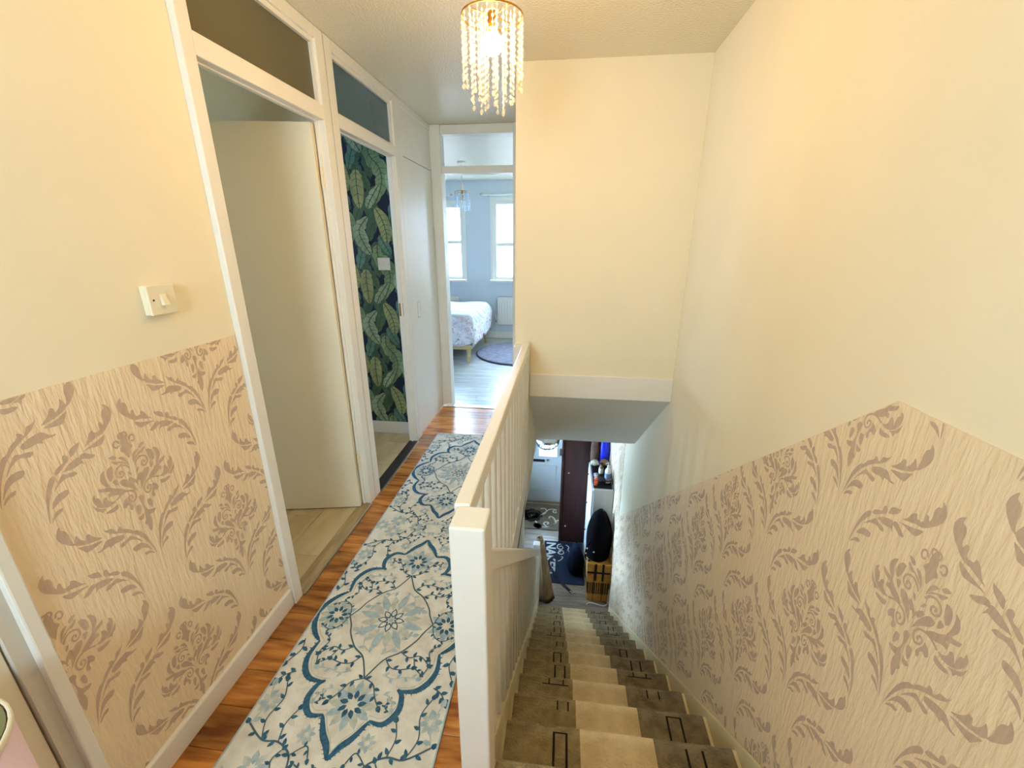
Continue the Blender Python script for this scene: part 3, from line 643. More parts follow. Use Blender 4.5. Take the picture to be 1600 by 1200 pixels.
# ================================================================ STAIRS
M['carpet_l']=mat('olive_brown_pile',S(160,142,104),.95,col2=S(128,110,76),vscale=22,bump=1.0,bscale=110,dist=.009,sheen=.2)
M['carpet_c']=mat('beige_pile',S(236,216,176),.95,col2=S(210,188,146),vscale=9,bump=1.0,bscale=90,dist=.009,sheen=.2)
M['carpet_r']=mat('dark_brown_pile',S(142,127,102),.95,col2=S(112,98,76),vscale=22,bump=1.0,bscale=110,dist=.009,sheen=.2)
M['carpet_k']=mat('black_pile_line',S(24,20,16),.95)
M['tread']=mat('cream_painted_tread',S(232,216,176),.5,var=.05,vscale=9)
sc_=thing('staircase',(.25,.85,0),'straight carpeted staircase with beige centre stripe going down','staircase')
CX=(-.147,.12,.38,.6486)
def zk(k): return -(k+1)*RISE
LINES=random.Random(3)
for k in range(-1,12):
    yk=NY+k*GOING; z=zk(k); y0=yk-GOING if k>=0 else .812; zn=zk(k+1)
    sm=MB()
    if k>=0: sm.box(-.1575,.664,y0-.03,yk-.006,z-.03,z-.010)
    sm.box(-.1575,.664,yk-.045,yk-.03,zn-.01,z-.012)
    stp=sm.build('step',M['tread'],sc_)
    pr=[(y0-.026 if k>=0 else y0,z),(y0+(yk-y0)*.5,z+.001),(yk-.02,z),(yk-.007,z-.004),(yk,z-.014),(yk-.002,z-.026),(yk-.012,z-.036),(yk-.024,z-.046),(yk-.027,zn)]
    V=[];F=[];MI=[]
    inn=[(p[0],p[1]-.009) if i<3 else (p[0]-.009,p[1]) for i,p in enumerate(pr)]; n=len(pr)
    for s_ in range(3):
        base=len(V)
        xa,xb=CX[s_],CX[s_+1]
        V+=[(xa,a,b) for a,b in pr]+[(xb,a,b) for a,b in pr]+[(xa,a,b) for a,b in inn]+[(xb,a,b) for a,b in inn]
        for i in range(n-1):
            F.append((base+i,base+i+1,base+n+i+1,base+n+i)); MI.append(s_)
            if s_==0: F.append((base+i,base+i+1,base+2*n+i+1,base+2*n+i)); MI.append(s_)
            if s_==2: F.append((base+n+i,base+n+i+1,base+3*n+i+1,base+3*n+i)); MI.append(s_)
    # dark line pattern
    def q(x0,x1,ya,yb):
        b0=len(V); V.extend([(x0,ya,z+.0022),(x1,ya,z+.0022),(x1,yb,z+.0022),(x0,yb,z+.0022)]); F.append((b0,b0+1,b0+2,b0+3)); MI.append(3)
    if k>=0:
        for (xa,xb) in ((.0,.12),(.42,.62)):
            c=(xa+xb)/2+LINES.uniform(-.02,.02); sp=LINES.choice((.045,.055)); kind=(k+(1 if xa<.2 else 0))%4
            if kind in (0,1): q(c-sp/2-.004,c-sp/2+.004,yk-.16,yk-.03); q(c+sp/2-.004,c+sp/2+.004,yk-.15,yk-.03)
            if kind==1: q(c-sp/2,c+sp/2,yk-.035,yk-.030)
            if kind==2: q(c-sp/2-.003,c-sp/2+.003,yk-.06,yk-.022); q(c+sp/2-.003,c+sp/2+.003,yk-.06,yk-.022)
            if kind==3: q(c-.08,c+.05,yk-.05,yk-.045); q(c-.05,c-.044,yk-.05,yk-.02); q(c+.02,c+.026,yk-.05,yk-.02)
    mk('carpet',V,F,None,stp,mats=[M['carpet_l'],M['carpet_c'],M['carpet_r'],M['carpet_k']],fm=MI,smooth=False)
def pitch_prism(ya,yb,up,dn): return [(ya,nose(ya)+up),(yb,nose(yb)+up),(yb,nose(yb)-dn),(ya,nose(ya)-dn)]
prism('string',pitch_prism(.86,3.98,.022,.30),'x',.6645,XR-.0025,M['tread'],sc_,bevel=.003)
prism('string',pitch_prism(.80,3.86,.055,.30),'x',-.205,-.158,M['tread'],sc_,bevel=.003)

# landing balustrade
NX0,NX1,NYa,NYb=-.2207,-.1428,.7172,.7979
lb=thing('landing_balustrade',(-.2,.757,0),'cream painted landing balustrade with square newel at the stair head','balustrade')
box('newel_post',NX0,NX1,NYa,NYb,-.45,.919,M['white'],lb,bevel=.006,seg=3)
box('handrail',-.229,-.190,NYb,YB-.08,.866,.921,M['white'],lb,bevel=.005)
box('end_post',XBL,-.196,YB-.085,YB-.001,-.2,.871+.02,M['white'],lb,bevel=.004)
box('base_rail',-.229,-.200,NYb,YB-.085,-.125,.075,M['white'],lb,bevel=.003)
n=14; b0=None
for i in range(n):
    yy=.905+i*.1125
    if b0 is None: b0=box('baluster',-.226,-.203,yy-.016,yy+.016,.075,.868,M['white'],lb,bevel=.002,seg=1)
    else: copy_of(b0,(-.2145,yy,(.075+.868)/2),lb)
# stair balustrade
sb=thing('stair_balustrade',(-.18,3.86,ZG),'cream painted stair balustrade following the steps down to the hall','balustrade')
def rz(y): return .772-PITCHS*(y-.84)
prism('handrail',[(NYb,rz(NYb)),(3.84,rz(3.84)),(3.84,rz(3.84)-.074),(NYb,rz(NYb)-.074)],'x',-.196,-.152,M['white'],sb,bevel=.006)
b0=None; yy=.93
while yy<3.76:
    za,zb=nose(yy)+.03,rz(yy)-.06
    if b0 is None:
        pol=[(yy-.016,nose(yy-.016)+.056),(yy+.016,nose(yy+.016)+.056),(yy+.016,rz(yy+.016)-.07),(yy-.016,rz(yy-.016)-.07)]
        b0=prism('baluster',pol,'x',-.195,-.163,M['white'],sb); zc=WL[b0.name].z; yc=yy
    else: copy_of(b0,(-.179,yy,zc-PITCHS*(yy-yc)),sb)
    yy+=.112
box('newel_post',-.224,-.150,3.83,3.905,ZG,-1.66,M['white'],sb,bevel=.005)

# ================================================================ LANDING THINGS
# runner rug
M['ivory']=mat('ivory_pile',S(226,222,210),.95,col2=S(206,200,186),vscale=16,bump=.7,bscale=70,dist=.004,sheen=.2)
M['rugblue']=mat('dark_teal_blue_pile',S(38,78,104),.95,col2=S(58,104,128),vscale=90)
M['rugmid']=mat('grey_blue_pile',S(146,168,178),.95,col2=S(176,190,192),vscale=40)
M['ruggrey']=mat('sage_grey_pile',S(168,174,164),.95,col2=S(196,198,188),vscale=40)
M['rugstem']=mat('slate_stem_pile',S(72,96,106),.95)
RX,RYC=-.651,1.267
RX0,RX1,RY0,RY1=-.974,-.328,.47,3.045
rn=thing('runner_rug',((RX0+RX1)/2,1.2,0),'long ivory runner with dark blue scalloped medallions along the corridor','rug')
box('pile',RX0+.003,RX1-.003,RY0,RY1-.003,.001,.0095,M['ivory'],rn,bevel=.002)
eb=MB()
for a in ((RX0,RX0+.005,RY0,RY1),(RX1-.005,RX1,RY0,RY1),(RX0,RX1,RY1-.005,RY1)): eb.box(a[0],a[1],a[2],a[3],.001,.0105)
eb.build('bound_edge',M['rugmid'],rn)
UN=[]     # (layer, mat, polygon) relative to a medallion centre
def sym(polys,mi,lay,quad=True):
    for p in polys:
        for sx in (1,-1):
            for sy in ((1,-1) if quad else (1,)): UN.append((lay,mi,[(sx*a,sy*b) for a,b in p]))
def mm(l): return [(a/1000,b/1000) for a,b in l]
lobes=[[(0,-498),(22,-461),(49,-432),(80,-379)],[(78,-378),(121,-384),(149,-361),(162,-327),(152,-285),(132,-269)],[(141,-274),(192,-268),(229,-237),(248,-187),(239,-121)],[(243,-121),(274,-95),(302,-55),(313,-18),(313,0)]]
rg_=random.Random(11)
for L_ in lobes:
    p=catmull(mm(L_),7); n=len(p)
    wd=[.006+.015*math.sin(PI*min(1,max(0,t/(n-1))))**.7 for t in range(n)]
    sym(ribbon(p,wd),1,2)
    # serrated outer edge
    for t in range(1,n-1,2):
        a,b_=p[t],p[t+1]; dx,dy=b_[0]-a[0],b_[1]-a[1]; l=math.hypot(dx,dy); nx_,ny_=dy/l,-dx/l
        if nx_*a[0]+ny_*(a[1]+.2)<0: nx_,ny_=-nx_,-ny_
        e=.010+.008*rg_.random(); sym([[a,b_,((a[0]+b_[0])/2+nx_*e+dx*.6,(a[1]+b_[1])/2+ny_*e+dy*.6)]],1,2)
    inn=[(a*.93,b_*.955) for a,b_ in p]; sym(ribbon(inn,.0026),3,2)
dia=catmull(mm([(0,-245),(20,-205),(46,-164),(93,-131),(135,-78),(152,-40),(177,0)]),5)
sym(ribbon(dia,.0055),4,3)
def leaf(x,y,a,l,w): 
    c,s=math.cos(a),math.sin(a); pts=[(0,0),(.3*l,.5*w),(.65*l,.42*w),(l,0),(.65*l,-.42*w),(.3*l,-.5*w)]
    return [(x+c*u-s*v,y+s*u+c*v) for u,v in pts]
def sprig(pts,mi=4,w=.004,leafl=.024,every=3,lm=1,quad=True,lay=3):
    p=catmull(mm(pts),5); sym(ribbon(p,w),mi,lay,quad); sg=1
    for t in range(1,len(p)-1,every):
        a=math.atan2(p[t+1][1]-p[t-1][1],p[t+1][0]-p[t-1][0])+sg*.9; sg=-sg
        sym([leaf(p[t][0],p[t][1],a,leafl,leafl*.5)],lm,lay,quad)
    a=math.atan2(p[-1][1]-p[-2][1],p[-1][0]-p[-2][0]); sym([leaf(p[-1][0],p[-1][1],a,leafl*1.1,leafl*.7)],lm,lay,quad)
sprig([(93,-131),(130,-150),(170,-140),(205,-165)]); sprig([(46,-164),(75,-195),(110,-200),(150,-190)])
sprig([(0,-245),(40,-262),(62,-300),(85,-330)]); sprig([(150,-150),(165,-185),(190,-205)],leafl=.018)
sprig([(130,-345),(112,-330),(118,-310)],leafl=.014,every=2); sprig([(177,0),(196,-50),(230,-70),(262,-55)],leafl=.016,lm=1)
for k in range(16):   # big pale flower
    a=2*PI*(k+.5)/16; UN.append((1,2 if k%2 else 3,leaf(.05*math.cos(a),.05*math.sin(a),a,.075+.02*(k%2),.032)))
for k in range(8):
    a=2*PI*k/8; o_=leaf(.012*math.cos(a),.012*math.sin(a),a,.046,.026); UN.append((3,1,o_)); UN.append((4,0,[(.034*math.cos(a)+(u-.034*math.cos(a))*.66,.034*math.sin(a)+(v-.034*math.sin(a))*.66) for u,v in o_]))
UN.append((4,2,[(.009*math.cos(t*PI/4),.009*math.sin(t*PI/4)) for t in range(8)]))
def rosette(x,y,r,quadset):
    for (sx,sy) in quadset:
        for k in range(12):
            a=2*PI*k/12; UN.append((1,2 if k%2 else 3,leaf(sx*x+.4*r*math.cos(a),sy*y+.4*r*math.sin(a),a,r*.9,r*.42)))
        for k in range(9):
            a=2*PI*k/9; UN.append((3,1,leaf(sx*x+.26*r*math.cos(a),sy*y+.26*r*math.sin(a),a+.3,r*.48,r*.26)))
        UN.append((4,0,[(sx*x+.24*r*math.cos(t*PI/4),sy*y+.24*r*math.sin(t*PI/4)) for t in range(8)]))
rosette(0,.335,.066,((1,1),(1,-1))); rosette(.232,0,.06,((1,1),(-1,1)))
# field between the medallions
sprig([(300,-120),(288,-165),(310,-215)],lm=1,leafl=.03); sprig([(40,-590),(95,-560),(120,-500),(175,-470),(230,-470),(300,-430)],w=.0055,lm=1)
sprig([(175,-470),(185,-420),(170,-375)],lm=1); sprig([(230,-470),(255,-410),(240,-345),(262,-290)],lm=1); sprig([(120,-500),(80,-470),(60,-500)],lm=1,leafl=.018)
sprig([(300,-430),(285,-370),(300,-310)],mi=3,lm=2,leafl=.03); sprig([(0,-560),(40,-545),(70,-560)],mi=3,lm=2,leafl=.03)
for (x,y,r) in ((.21,-.545,.05),(.29,-.59,.045),(.28,-.36,.04),(.10,-.44,.03),(.10,-.59,.04)):
    for sx in (1,-1):
        for sy in (1,-1):
            for k in range(8):
                a=2*PI*k/8+.2; UN.append((1,3 if k%2 else 2,leaf(sx*x+.2*r*math.cos(a),sy*y+.2*r*math.sin(a),a,r*.8,r*.45)))
sprig([(20,-150),(60,-120),(75,-75),(110,-60)],lm=2,mi=3,leafl=.026); sprig([(60,-225),(100,-235),(140,-225),(180,-225)],lm=2,mi=3,leafl=.022)
sprig([(200,-215),(215,-165),(200,-120),(222,-95)],lm=1,leafl=.018); sprig([(90,-290),(120,-300),(135,-330)],lm=2,mi=3,leafl=.02)
sprig([(255,-250),(285,-265),(305,-290)],lm=1,leafl=.026,every=2); sprig([(20,-520),(60,-530),(90,-520)],lm=1,leafl=.016); sprig([(140,-560),(165,-520),(150,-490)],lm=1,leafl=.02)
for k in range(46):  # carved cream-on-cream relief leaves
    x,y,a=rg_.uniform(-.29,.29),rg_.uniform(-.58,.58),rg_.uniform(0,6.28); UN.append((0,5,leaf(x,y,a,.04,.018)))
M['ruglow']=mat('warm_ivory_pile',S(212,202,186),.95)
pm=MB(); RL=[(1,0,RX1-.006),(-1,0,-(RX0+.006)),(0,1,RY1-.006),(0,-1,-RY0)]
for j in (-1,0,1):
    for ui,(lay,mi,p) in enumerate(UN):
        p=clip([(a+RX,b_+RYC+1.18*j) for a,b_ in p],RL)
        if p: pm.add([(a,b_,.0098+.00035*lay+.0001*(mi%3)+1.2e-7*ui+4e-5*(j+1)) for a,b_ in p],[tuple(range(len(p)))],mi)
# relief: give every patch a small height by its layer
o=pm.build('woven_pattern',[M['ivory'],M['rugblue'],M['rugmid'],M['ruggrey'],M['rugstem'],M['ruglow']],rn,fixn=False); o['kind']='stuff'

# light switch
sw=thing('light_switch',(XW,1.05,1.332),'single cream rocker light switch on the wall above the damask paper','switch')
box('pattress',XW,XW+.016,1.009,1.090,1.293,1.371,M['cream_plastic'],sw,bevel=.003)
box('face_plate',XW+.016,XW+.024,1.008,1.091,1.292,1.372,M['cream_plastic'],sw,bevel=.003)
mk('rocker',[(XW+.024,1.042,1.318),(XW+.024,1.058,1.318),(XW+.024,1.042,1.346),(XW+.024,1.058,1.346),(XW+.034,1.042,1.318),(XW+.034,1.058,1.318),(XW+.026,1.042,1.346),(XW+.026,1.058,1.346)],[(0,1,3,2),(4,6,7,5),(0,4,5,1),(2,3,7,6),(0,2,6,4),(1,5,7,3)],M['cream_plastic'],sw)
for y in (1.021,): MB().tube([(XW+.023,y,1.333),(XW+.0247,y,1.333)],.0028,10).build('screw',M['joint'],sw)
# fused spur on leaf paper
M['white_plastic']=mat('white_plastic',S(236,232,224),.35)
so=thing('wall_plate',(-1.29,3.02,1.34),'white switched wall plate on the banana leaf paper','wall plate')
box('plate',-1.335,-1.245,3.012,3.0245,1.292,1.378,M['white_plastic'],so,bevel=.003)
box('rocker',-1.30,-1.284,3.008,3.013,1.322,1.345,M['white_plastic'],so,bevel=.002)
for x in (-1.325,-1.256): MB().tube([(x,3.013,1.335),(x,3.0112,1.335)],.003,8).build('screw',M['steel'],so)
# pink laundry bin, lower corner
M['pink']=mat('pale_pink_plastic',S(228,200,206),.45)
M['olive']=mat('olive_liner',S(150,138,88),.7)
bn=thing('laundry_bin',(-.997,.30,0),'pale pink bin with cream rim at the lower corner by the door','bin')
c=(-.997,.30,0)
MB().lathe([(.001,.003),(.108,.003),(.118,.02),(.127,.69),(.124,.69),(.115,.02)],c,40).build('body',M['pink'],bn,smooth=True)
MB().lathe([(.1235,.688),(.127,.688),(.1295,.692),(.1295,.70),(.127,.703),(.1235,.70)],c,40).build('rim',M['cream_plastic'],bn,smooth=True)
MB().lathe([(.1215,.70),(.112,.05),(.001,.05)],c,40).build('liner',M['olive'],bn,smooth=True)

# ================================================================ GROUND FLOOR HALL
XH=-1.2
M['hallfloor']=mat('grey_oak_laminate',S(150,136,118),.28,col2=S(116,100,82),vscale=5,stretch=(.9,7,7),rnd=.12,spec=.5)
fh=thing('floor_hall',(-.2,4.6,ZG)); st(fh,'shiny grey brown plank floor of the hall below','floor')
box('slab',XH,XR,.4,6.2,ZG-.1,ZG-.01,M['joint'],fh)
y=3.9; k=0
while y<6.19:
    y1=min(y+.15,6.2); c=-.6+(k%3)*.33
    for a_,b_ in ((XH,c),(c,XR)): box('plank',a_+.001,b_-.001,y+.001,y1-.001,ZG-.01,ZG,M['hallfloor'],fh,bevel=.001,seg=1)
    y=y1; k+=1
box('plank',XH,-.206,.4,3.9,ZG-.01,ZG,M['hallfloor'],fh)
wh=thing('wall_hall',(-.5,5,ZG)); st(wh,'pale walls of the hall below','wall')
HW=(4.14,5.06,-1.72,-.88)
b=MB().box(XH-.1,XH,.4,HW[0],ZG,ZGC).box(XH-.1,XH,HW[1],6.3,ZG,ZGC).box(XH-.1,XH,HW[0],HW[1],ZG,HW[2]).box(XH-.1,XH,HW[0],HW[1],HW[3],ZGC)
b.box(XH-.1,XR,.3,.4,ZG,-.2)
FD0,FD1,FDT=-.66,.115,-.62
b.box(XH,FD0,6.16,6.26,ZG,ZGC).box(FD1,XR,6.16,6.26,ZG,ZGC).box(FD0,FD1,6.16,6.26,FDT,ZGC)
b.build('wall_panel',M['plain'],wh)
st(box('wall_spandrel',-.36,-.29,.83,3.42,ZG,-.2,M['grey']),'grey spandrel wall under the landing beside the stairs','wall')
window(5,HW[0],HW[1],XH-.05,HW[2],HW[3],'unseen window added for daylight in the hall beside the front door',None,axis='x',dirn=1,sill=False)  # added, unseen; brings daylight onto the hall floor and lower stairs
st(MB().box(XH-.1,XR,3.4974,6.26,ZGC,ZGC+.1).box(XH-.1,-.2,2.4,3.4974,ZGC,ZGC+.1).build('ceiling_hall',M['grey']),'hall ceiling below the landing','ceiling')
# front door
M['fdoor']=mat('pale_grey_door_paint',S(206,212,214),.4)
fd=thing('door_6',(-.27,6.12,ZG)); st(fd,'pale grey panelled front door with small glazed light at the foot of the stairs','door')
gx0,gx1,gz0,gz1=-.292,-.008,-1.775,-1.22
MB().box(FD0+.03,gx0,6.10,6.145,ZG+.02,FDT-.03).box(gx1,FD1-.03,6.10,6.145,ZG+.02,FDT-.03).box(gx0,gx1,6.10,6.145,ZG+.02,gz0).box(gx0,gx1,6.10,6.145,gz1,FDT-.03).build('door_leaf',M['fdoor'],fd)
for a in ((FD0,FD0+.03),(FD1-.03,FD1)): box('jamb',a[0],a[1],6.08,6.18,ZG,FDT,M['fdoor'],fd)
box('frame_head',FD0,FD1,6.08,6.18,FDT-.03,FDT,M['fdoor'],fd); box('sill',FD0,FD1,6.08,6.2,ZG,ZG+.02,M['steel'],fd)
box('pane',gx0,gx1,6.12,6.125,gz0,gz1,M['pane'],fd)
def ringbox(name,x0,x1,z0,z1,t,y0,y1,m,p):
    MB().box(x0,x1,y0,y1,z0,z0+t).box(x0,x1,y0,y1,z1-t,z1).box(x0,x0+t,y0,y1,z0+t,z1-t).box(x1-t,x1,y0,y1,z0+t,z1-t).build(name,m,p,bevel=.003)
ringbox('panel_moulding',-.53,-.012,-2.40,-1.935,.02,6.088,6.10,M['fdoor'],fd)
ringbox('glazing_bead',gx0-.012,gx1+.012,gz0-.012,gz1+.012,.014,6.092,6.10,M['fdoor'],fd)
box('letter_plate',-.39,-.2,6.09,6.10,-1.882,-1.835,M['black'],fd,bevel=.003)
MB().tube([(-.151,6.10,-1.84),(-.151,6.08,-1.84)],.018,14).build('lock_cylinder',M['steel'],fd)
box('lock_case',.035,.08,6.07,6.10,-1.74,-1.62,M['steel'],fd,bevel=.004)
box('hinge',.074,.085,6.085,6.10,-2.50,-2.40,M['steel'],fd)
MB().tube([(-.385,6.10,-1.70),(-.385,6.05,-1.70),(-.385,6.05,-1.58)],.01,8).build('pull_handle',M['steel'],fd)
# dark internal door
M['mahogany']=mat('dark_mahogany',S(58,24,18),.5,col2=S(34,13,10),vscale=4,stretch=(7,7,.7))
db=thing('door_7',(.37,5.14,ZG)); st(db,'dark mahogany stained door behind the white cabinet','door')
box('door_leaf',.086,.674,5.14,5.18,ZG+.008,-.66,M['mahogany'],db,bevel=.003)
for x,z in ((.163,-1.499),(.149,-2.358)): MB().sphere((x,5.137,z),.009,8,6).build('screw_cap',M['white_plastic'],db)
box('jamb',.06,.085,5.13,5.2,ZG,-.63,M['mahogany'],db)
st(MB().box(.06,XR,5.13,5.2,-.63,ZGC).box(.0601,.0849,5.2,6.16,-.63,ZGC).build('wall_cupboard_front',M['plain']),'wall above the dark mahogany door','wall')

# beaded glass hall lamp
M['bead_hall']=beadmat('hall_lamp_bead',(.12,.15,.18,1),.15)
hl=thing('hall_lamp',(-.137,5.0,-.95),'beaded glass bowl lamp hanging in front of the front door','pendant light')
MB().tube([(-.137,5.0,ZGC),(-.137,5.0,-.78)],.004,6).build('flex',M['steel'],hl)
MB().lathe([(.001,.16),(.03,.15),(.15,.03),(.156,0),(.15,-.003),(.03,.13)],(-.137,5.0,-.95),28).build('crown',M['steel'],hl)
bw=MB()
for i in range(7):
    t=i/6*PI/2; r=.152*math.cos(t); z=-.95-.13*math.sin(t); nb=max(1,int(2*PI*max(r,.003)/.016))
    for k in range(nb):
        a=2*PI*(k+.5*(i%2))/nb; bw.sphere((-.137+r*math.cos(a),5.0+r*math.sin(a),z),.0062,6,4)
bw.build('bead_bowl',M['bead_hall'],hl,smooth=True)
for k in range(14):
    a=2*PI*k/14; MB().tube([(-.137+.152*math.cos(t)*math.cos(a),5.0+.152*math.cos(t)*math.sin(a),-.95-.13*math.sin(t)) for t in [j*PI/2/8 for j in range(9)]],.0022,4).build('wire',M['black'],hl)

# door mat with rose and scrolls
M['matbrown']=mat('brown_mat',S(112,100,84),.95,col2=S(88,78,64),vscale=60)
M['matblack']=mat('black_mat_print',S(26,22,24),.95); M['matwhite']=mat('white_mat_print',S(206,204,196),.95)
m1=thing('door_mat',(-.2,5.7,ZG),'brown door mat with black rose and white scrolls at the front door','mat')
mx0,mx1,my0,my1=-.72,.082,5.375,6.02
box('mat_base',mx0,mx1,my0,my1,ZG,ZG+.011,M['matbrown'],m1,bevel=.003)
def flat(name,polys,z,m,parent):
    mb=MB()
    for p in polys: mb.prism(p,'z',z,z+.0015)
    return mb.build(name,m,parent)
def spiral(cx,cy,r0,turns,a0,sg,tail):
    pts=[(cx+r0*(1-t)*math.cos(a0+sg*t*turns*2*PI),cy+r0*(1-t)*math.sin(a0+sg*t*turns*2*PI)) for t in [i/16 for i in range(15)]][::-1]
    return catmull(pts+tail,3)
scr=[]
scr+=ribbon(spiral(.0,5.83,.05,1.1,1.2,1,[(-.03,5.90),(-.10,5.88),(-.16,5.80),(-.2,5.76)]),.02)
scr+=ribbon(spiral(-.12,5.52,.055,1.1,4.2,-1,[(-.10,5.44),(-.0,5.50),(.03,5.60),(.06,5.62)]),.02)
scr+=ribbon(catmull([(-.30,5.56),(-.22,5.45),(-.12,5.43),(-.02,5.48),(.01,5.58),(-.03,5.68),(-.08,5.70),(-.09,5.65)],4),.02)
scr+=ribbon(catmull([(-.24,5.89),(-.17,5.90),(-.14,5.84),(-.17,5.76),(-.24,5.72)],4),.018)
flat('scroll_print',scr,ZG+.0108,M['matwhite'],m1)
ros=[]
for r0,n,off in ((.155,8,0),(.105,7,.4),(.06,5,.2)):
    for k in range(n):
        a=2*PI*k/n+off; cx_,cy_=-.37+r0*.7*math.cos(a),5.70+r0*.7*math.sin(a)
        ros.append([(cx_+r0*.42*math.cos(t*PI/5),cy_+r0*.42*math.sin(t*PI/5)) for t in range(10)])
for k in range(3): ros.append([(-.28+.05*math.cos(t*PI/5)+k*.02,5.46+.06*math.sin(t*PI/5)-k*.01) for t in range(10)])
flat('rose_print',ros,ZG+.0108,M['matblack'],m1)
arcs=[]
for r0,a0,a1 in ((.13,.3,1.9),(.13,2.5,4.0),(.09,4.2,6.0),(.09,1.0,2.6),(.05,0,2.2),(.05,3,5.2)):
    arcs+=ribbon([(-.37+r0*math.cos(a0+(a1-a0)*t/8),5.70+r0*math.sin(a0+(a1-a0)*t/8)) for t in range(9)],.006)
flat('petal_line',arcs,ZG+.0122,M['matbrown'],m1)

# navy mat with lettering
M['matnavy']=mat('navy_mat',S(15,24,46),.95,col2=S(28,44,68),vscale=50)
m2=thing('slogan_mat',(.1,4.74,ZG),'navy blue mat with white NAKED lettering below the stairs','mat')
box('mat_base',-.136,.40,4.335,5.125,ZG,ZG+.012,M['matnavy'],m2,bevel=.003)
cu=bpy.data.curves.new('lettering','FONT'); cu.body='NAKED'; cu.size=.2; cu.extrude=.0008; cu.offset=.006
tmp=bpy.data.objects.new('tmp_text',cu); COL.objects.link(tmp)
dg=bpy.context.evaluated_depsgraph_get(); me=bpy.data.meshes.new_from_object(tmp.evaluated_get(dg)); bpy.data.objects.remove(tmp)
xs=[v.co.x for v in me.vertices]; ys=[v.co.y for v in me.vertices]
sx=.605/(max(xs)-min(xs)); sy=.135/(max(ys)-min(ys))
V=[(-.105+(v.co.y-min(ys))*sy,5.085-(v.co.x-min(xs))*sx,ZG+.0128+v.co.z) for v in me.vertices]
mk('lettering',V,[tuple(p.vertices) for p in me.polygons],M['matwhite'],m2,fixn=False)
sw_=ribbon(catmull([(.10,5.07),(.06,5.05),(.05,4.99),(.09,4.96),(.13,4.99),(.11,5.03),(.08,5.01)],4),.014)+ribbon(catmull([(.07,4.93),(.12,4.94),(.14,4.89),(.10,4.86),(.06,4.89),(.10,4.92)],4),.013)+ribbon(catmull([(.17,5.06),(.21,5.02),(.20,4.95),(.25,4.91),(.24,4.99)],4),.013)+ribbon(catmull([(.07,4.80),(.13,4.81),(.10,4.75),(.06,4.72)],4),.013)
flat('script_flourish',sw_,ZG+.0118,M['matwhite'],m2)
# white shoe cabinet
M['cabwhite']=mat('white_melamine',S(232,236,238),.4)
cb=thing('shoe_cabinet',(.546,4.75,ZG),'tall narrow white drawer cabinet against the stair wall','cabinet')
c0,c1,ya,yb,zt=.42,.672,4.40,5.10,-1.27
box('body',c0+.02,c1,ya,yb,ZG,zt,M['cabwhite'],cb,bevel=.003)
for i in range(3):
    z0=ZG+.06+i*.43; dr=box('drawer_front',c0,c0+.018,ya+.01,yb-.01,z0+.006,z0+.424,M['cabwhite'],cb,bevel=.003)
    MB().tube([(c0,4.93,z0+.34),(c0-.022,4.93,z0+.34)],[.006,.012],10).build('knob',M['black'],dr)
# wire tray on the cabinet with what stands in it
tr=thing('wire_tray',(.545,4.68,zt),'black wire tray on top of the white cabinet','tray')
tx0,tx1,ty0,ty1=.44,.655,4.43,4.98
for z in (zt+.004,zt+.06,zt+.11):
    MB().tube([(tx0,ty0,z),(tx1,ty0,z),(tx1,ty1,z),(tx0,ty1,z),(tx0,ty0,z)],.003,5).build('rim_wire',M['black'],tr)
for i in range(9):
    yy=ty0+(ty1-ty0)*i/8; MB().tube([(tx0,yy,zt+.11),(tx0,yy,zt+.004),(tx1,yy,zt+.004),(tx1,yy,zt+.11)],.002,4).build('cross_wire',M['black'],tr)
box('tray_base',tx0+.004,tx1-.004,ty0+.004,ty1-.004,zt+.001,zt+.006,M['black'],tr)
M['orange']=mat('orange_plastic',S(226,92,40),.4); M['amber']=mat('amber_bottle',S(120,92,52),.25); M['leather']=mat('dark_fabric',S(26,22,34),.85,bump=.4,bscale=30,dist=.01)
M['label_grey']=mat('printed_label_grey',S(120,140,170),.6)
bt=thing('pump_bottle',(.612,4.58,zt+.006),'white pump dispenser bottle standing in the wire tray','bottle')
MB().lathe([(.001,0),(.036,0),(.038,.01),(.038,.15),(.03,.175),(.013,.185),(.013,.2)],(.612,4.58,zt+.006),20).build('body',M['white_plastic'],bt,smooth=True)
MB().lathe([(.0385,.05),(.0385,.13)],(.612,4.58,zt+.006),20).build('label',M['label_grey'],bt)
MB().lathe([(.0386,.025),(.0386,.04)],(.612,4.58,zt+.006),20).build('label_band',M['black'],bt)
MB().lathe([(.016,.2),(.016,.225),(.006,.23),(.006,.265),(.001,.265)],(.612,4.58,zt+.006),14).tube([(.612,4.58,zt+.265),(.575,4.56,zt+.262)],.006,8).build('pump',M['white_plastic'],bt)
bt=thing('amber_bottle',(.545,4.74,zt+.006),'small brown bottle with white label in the wire tray','bottle')
MB().lathe([(.001,0),(.028,0),(.029,.01),(.029,.11),(.012,.13),(.012,.15)],(.545,4.74,zt+.006),18).build('body',M['amber'],bt,smooth=True)
MB().lathe([(.0295,.03),(.0295,.10)],(.545,4.74,zt+.006),18).build('label',M['white_plastic'],bt)
MB().lathe([(.014,.145),(.014,.17),(.001,.17)],(.545,4.74,zt+.006),14).build('cap',M['black'],bt)
bt=thing('orange_bottle',(.468,4.5,zt+.006),'orange spray can at the front of the wire tray','bottle')
MB().lathe([(.001,0),(.022,0),(.023,.01),(.023,.085),(.016,.1)],(.468,4.5,zt+.006),16).build('body',M['orange'],bt,smooth=True)
MB().lathe([(.0155,.098),(.0155,.125),(.001,.126)],(.468,4.5,zt+.006),14).build('cap',M['white_plastic'],bt)
M['wool']=mat('cream_wool',S(206,196,178),.95,var=.25,vscale=30,bump=.5,bscale=60,dist=.01)
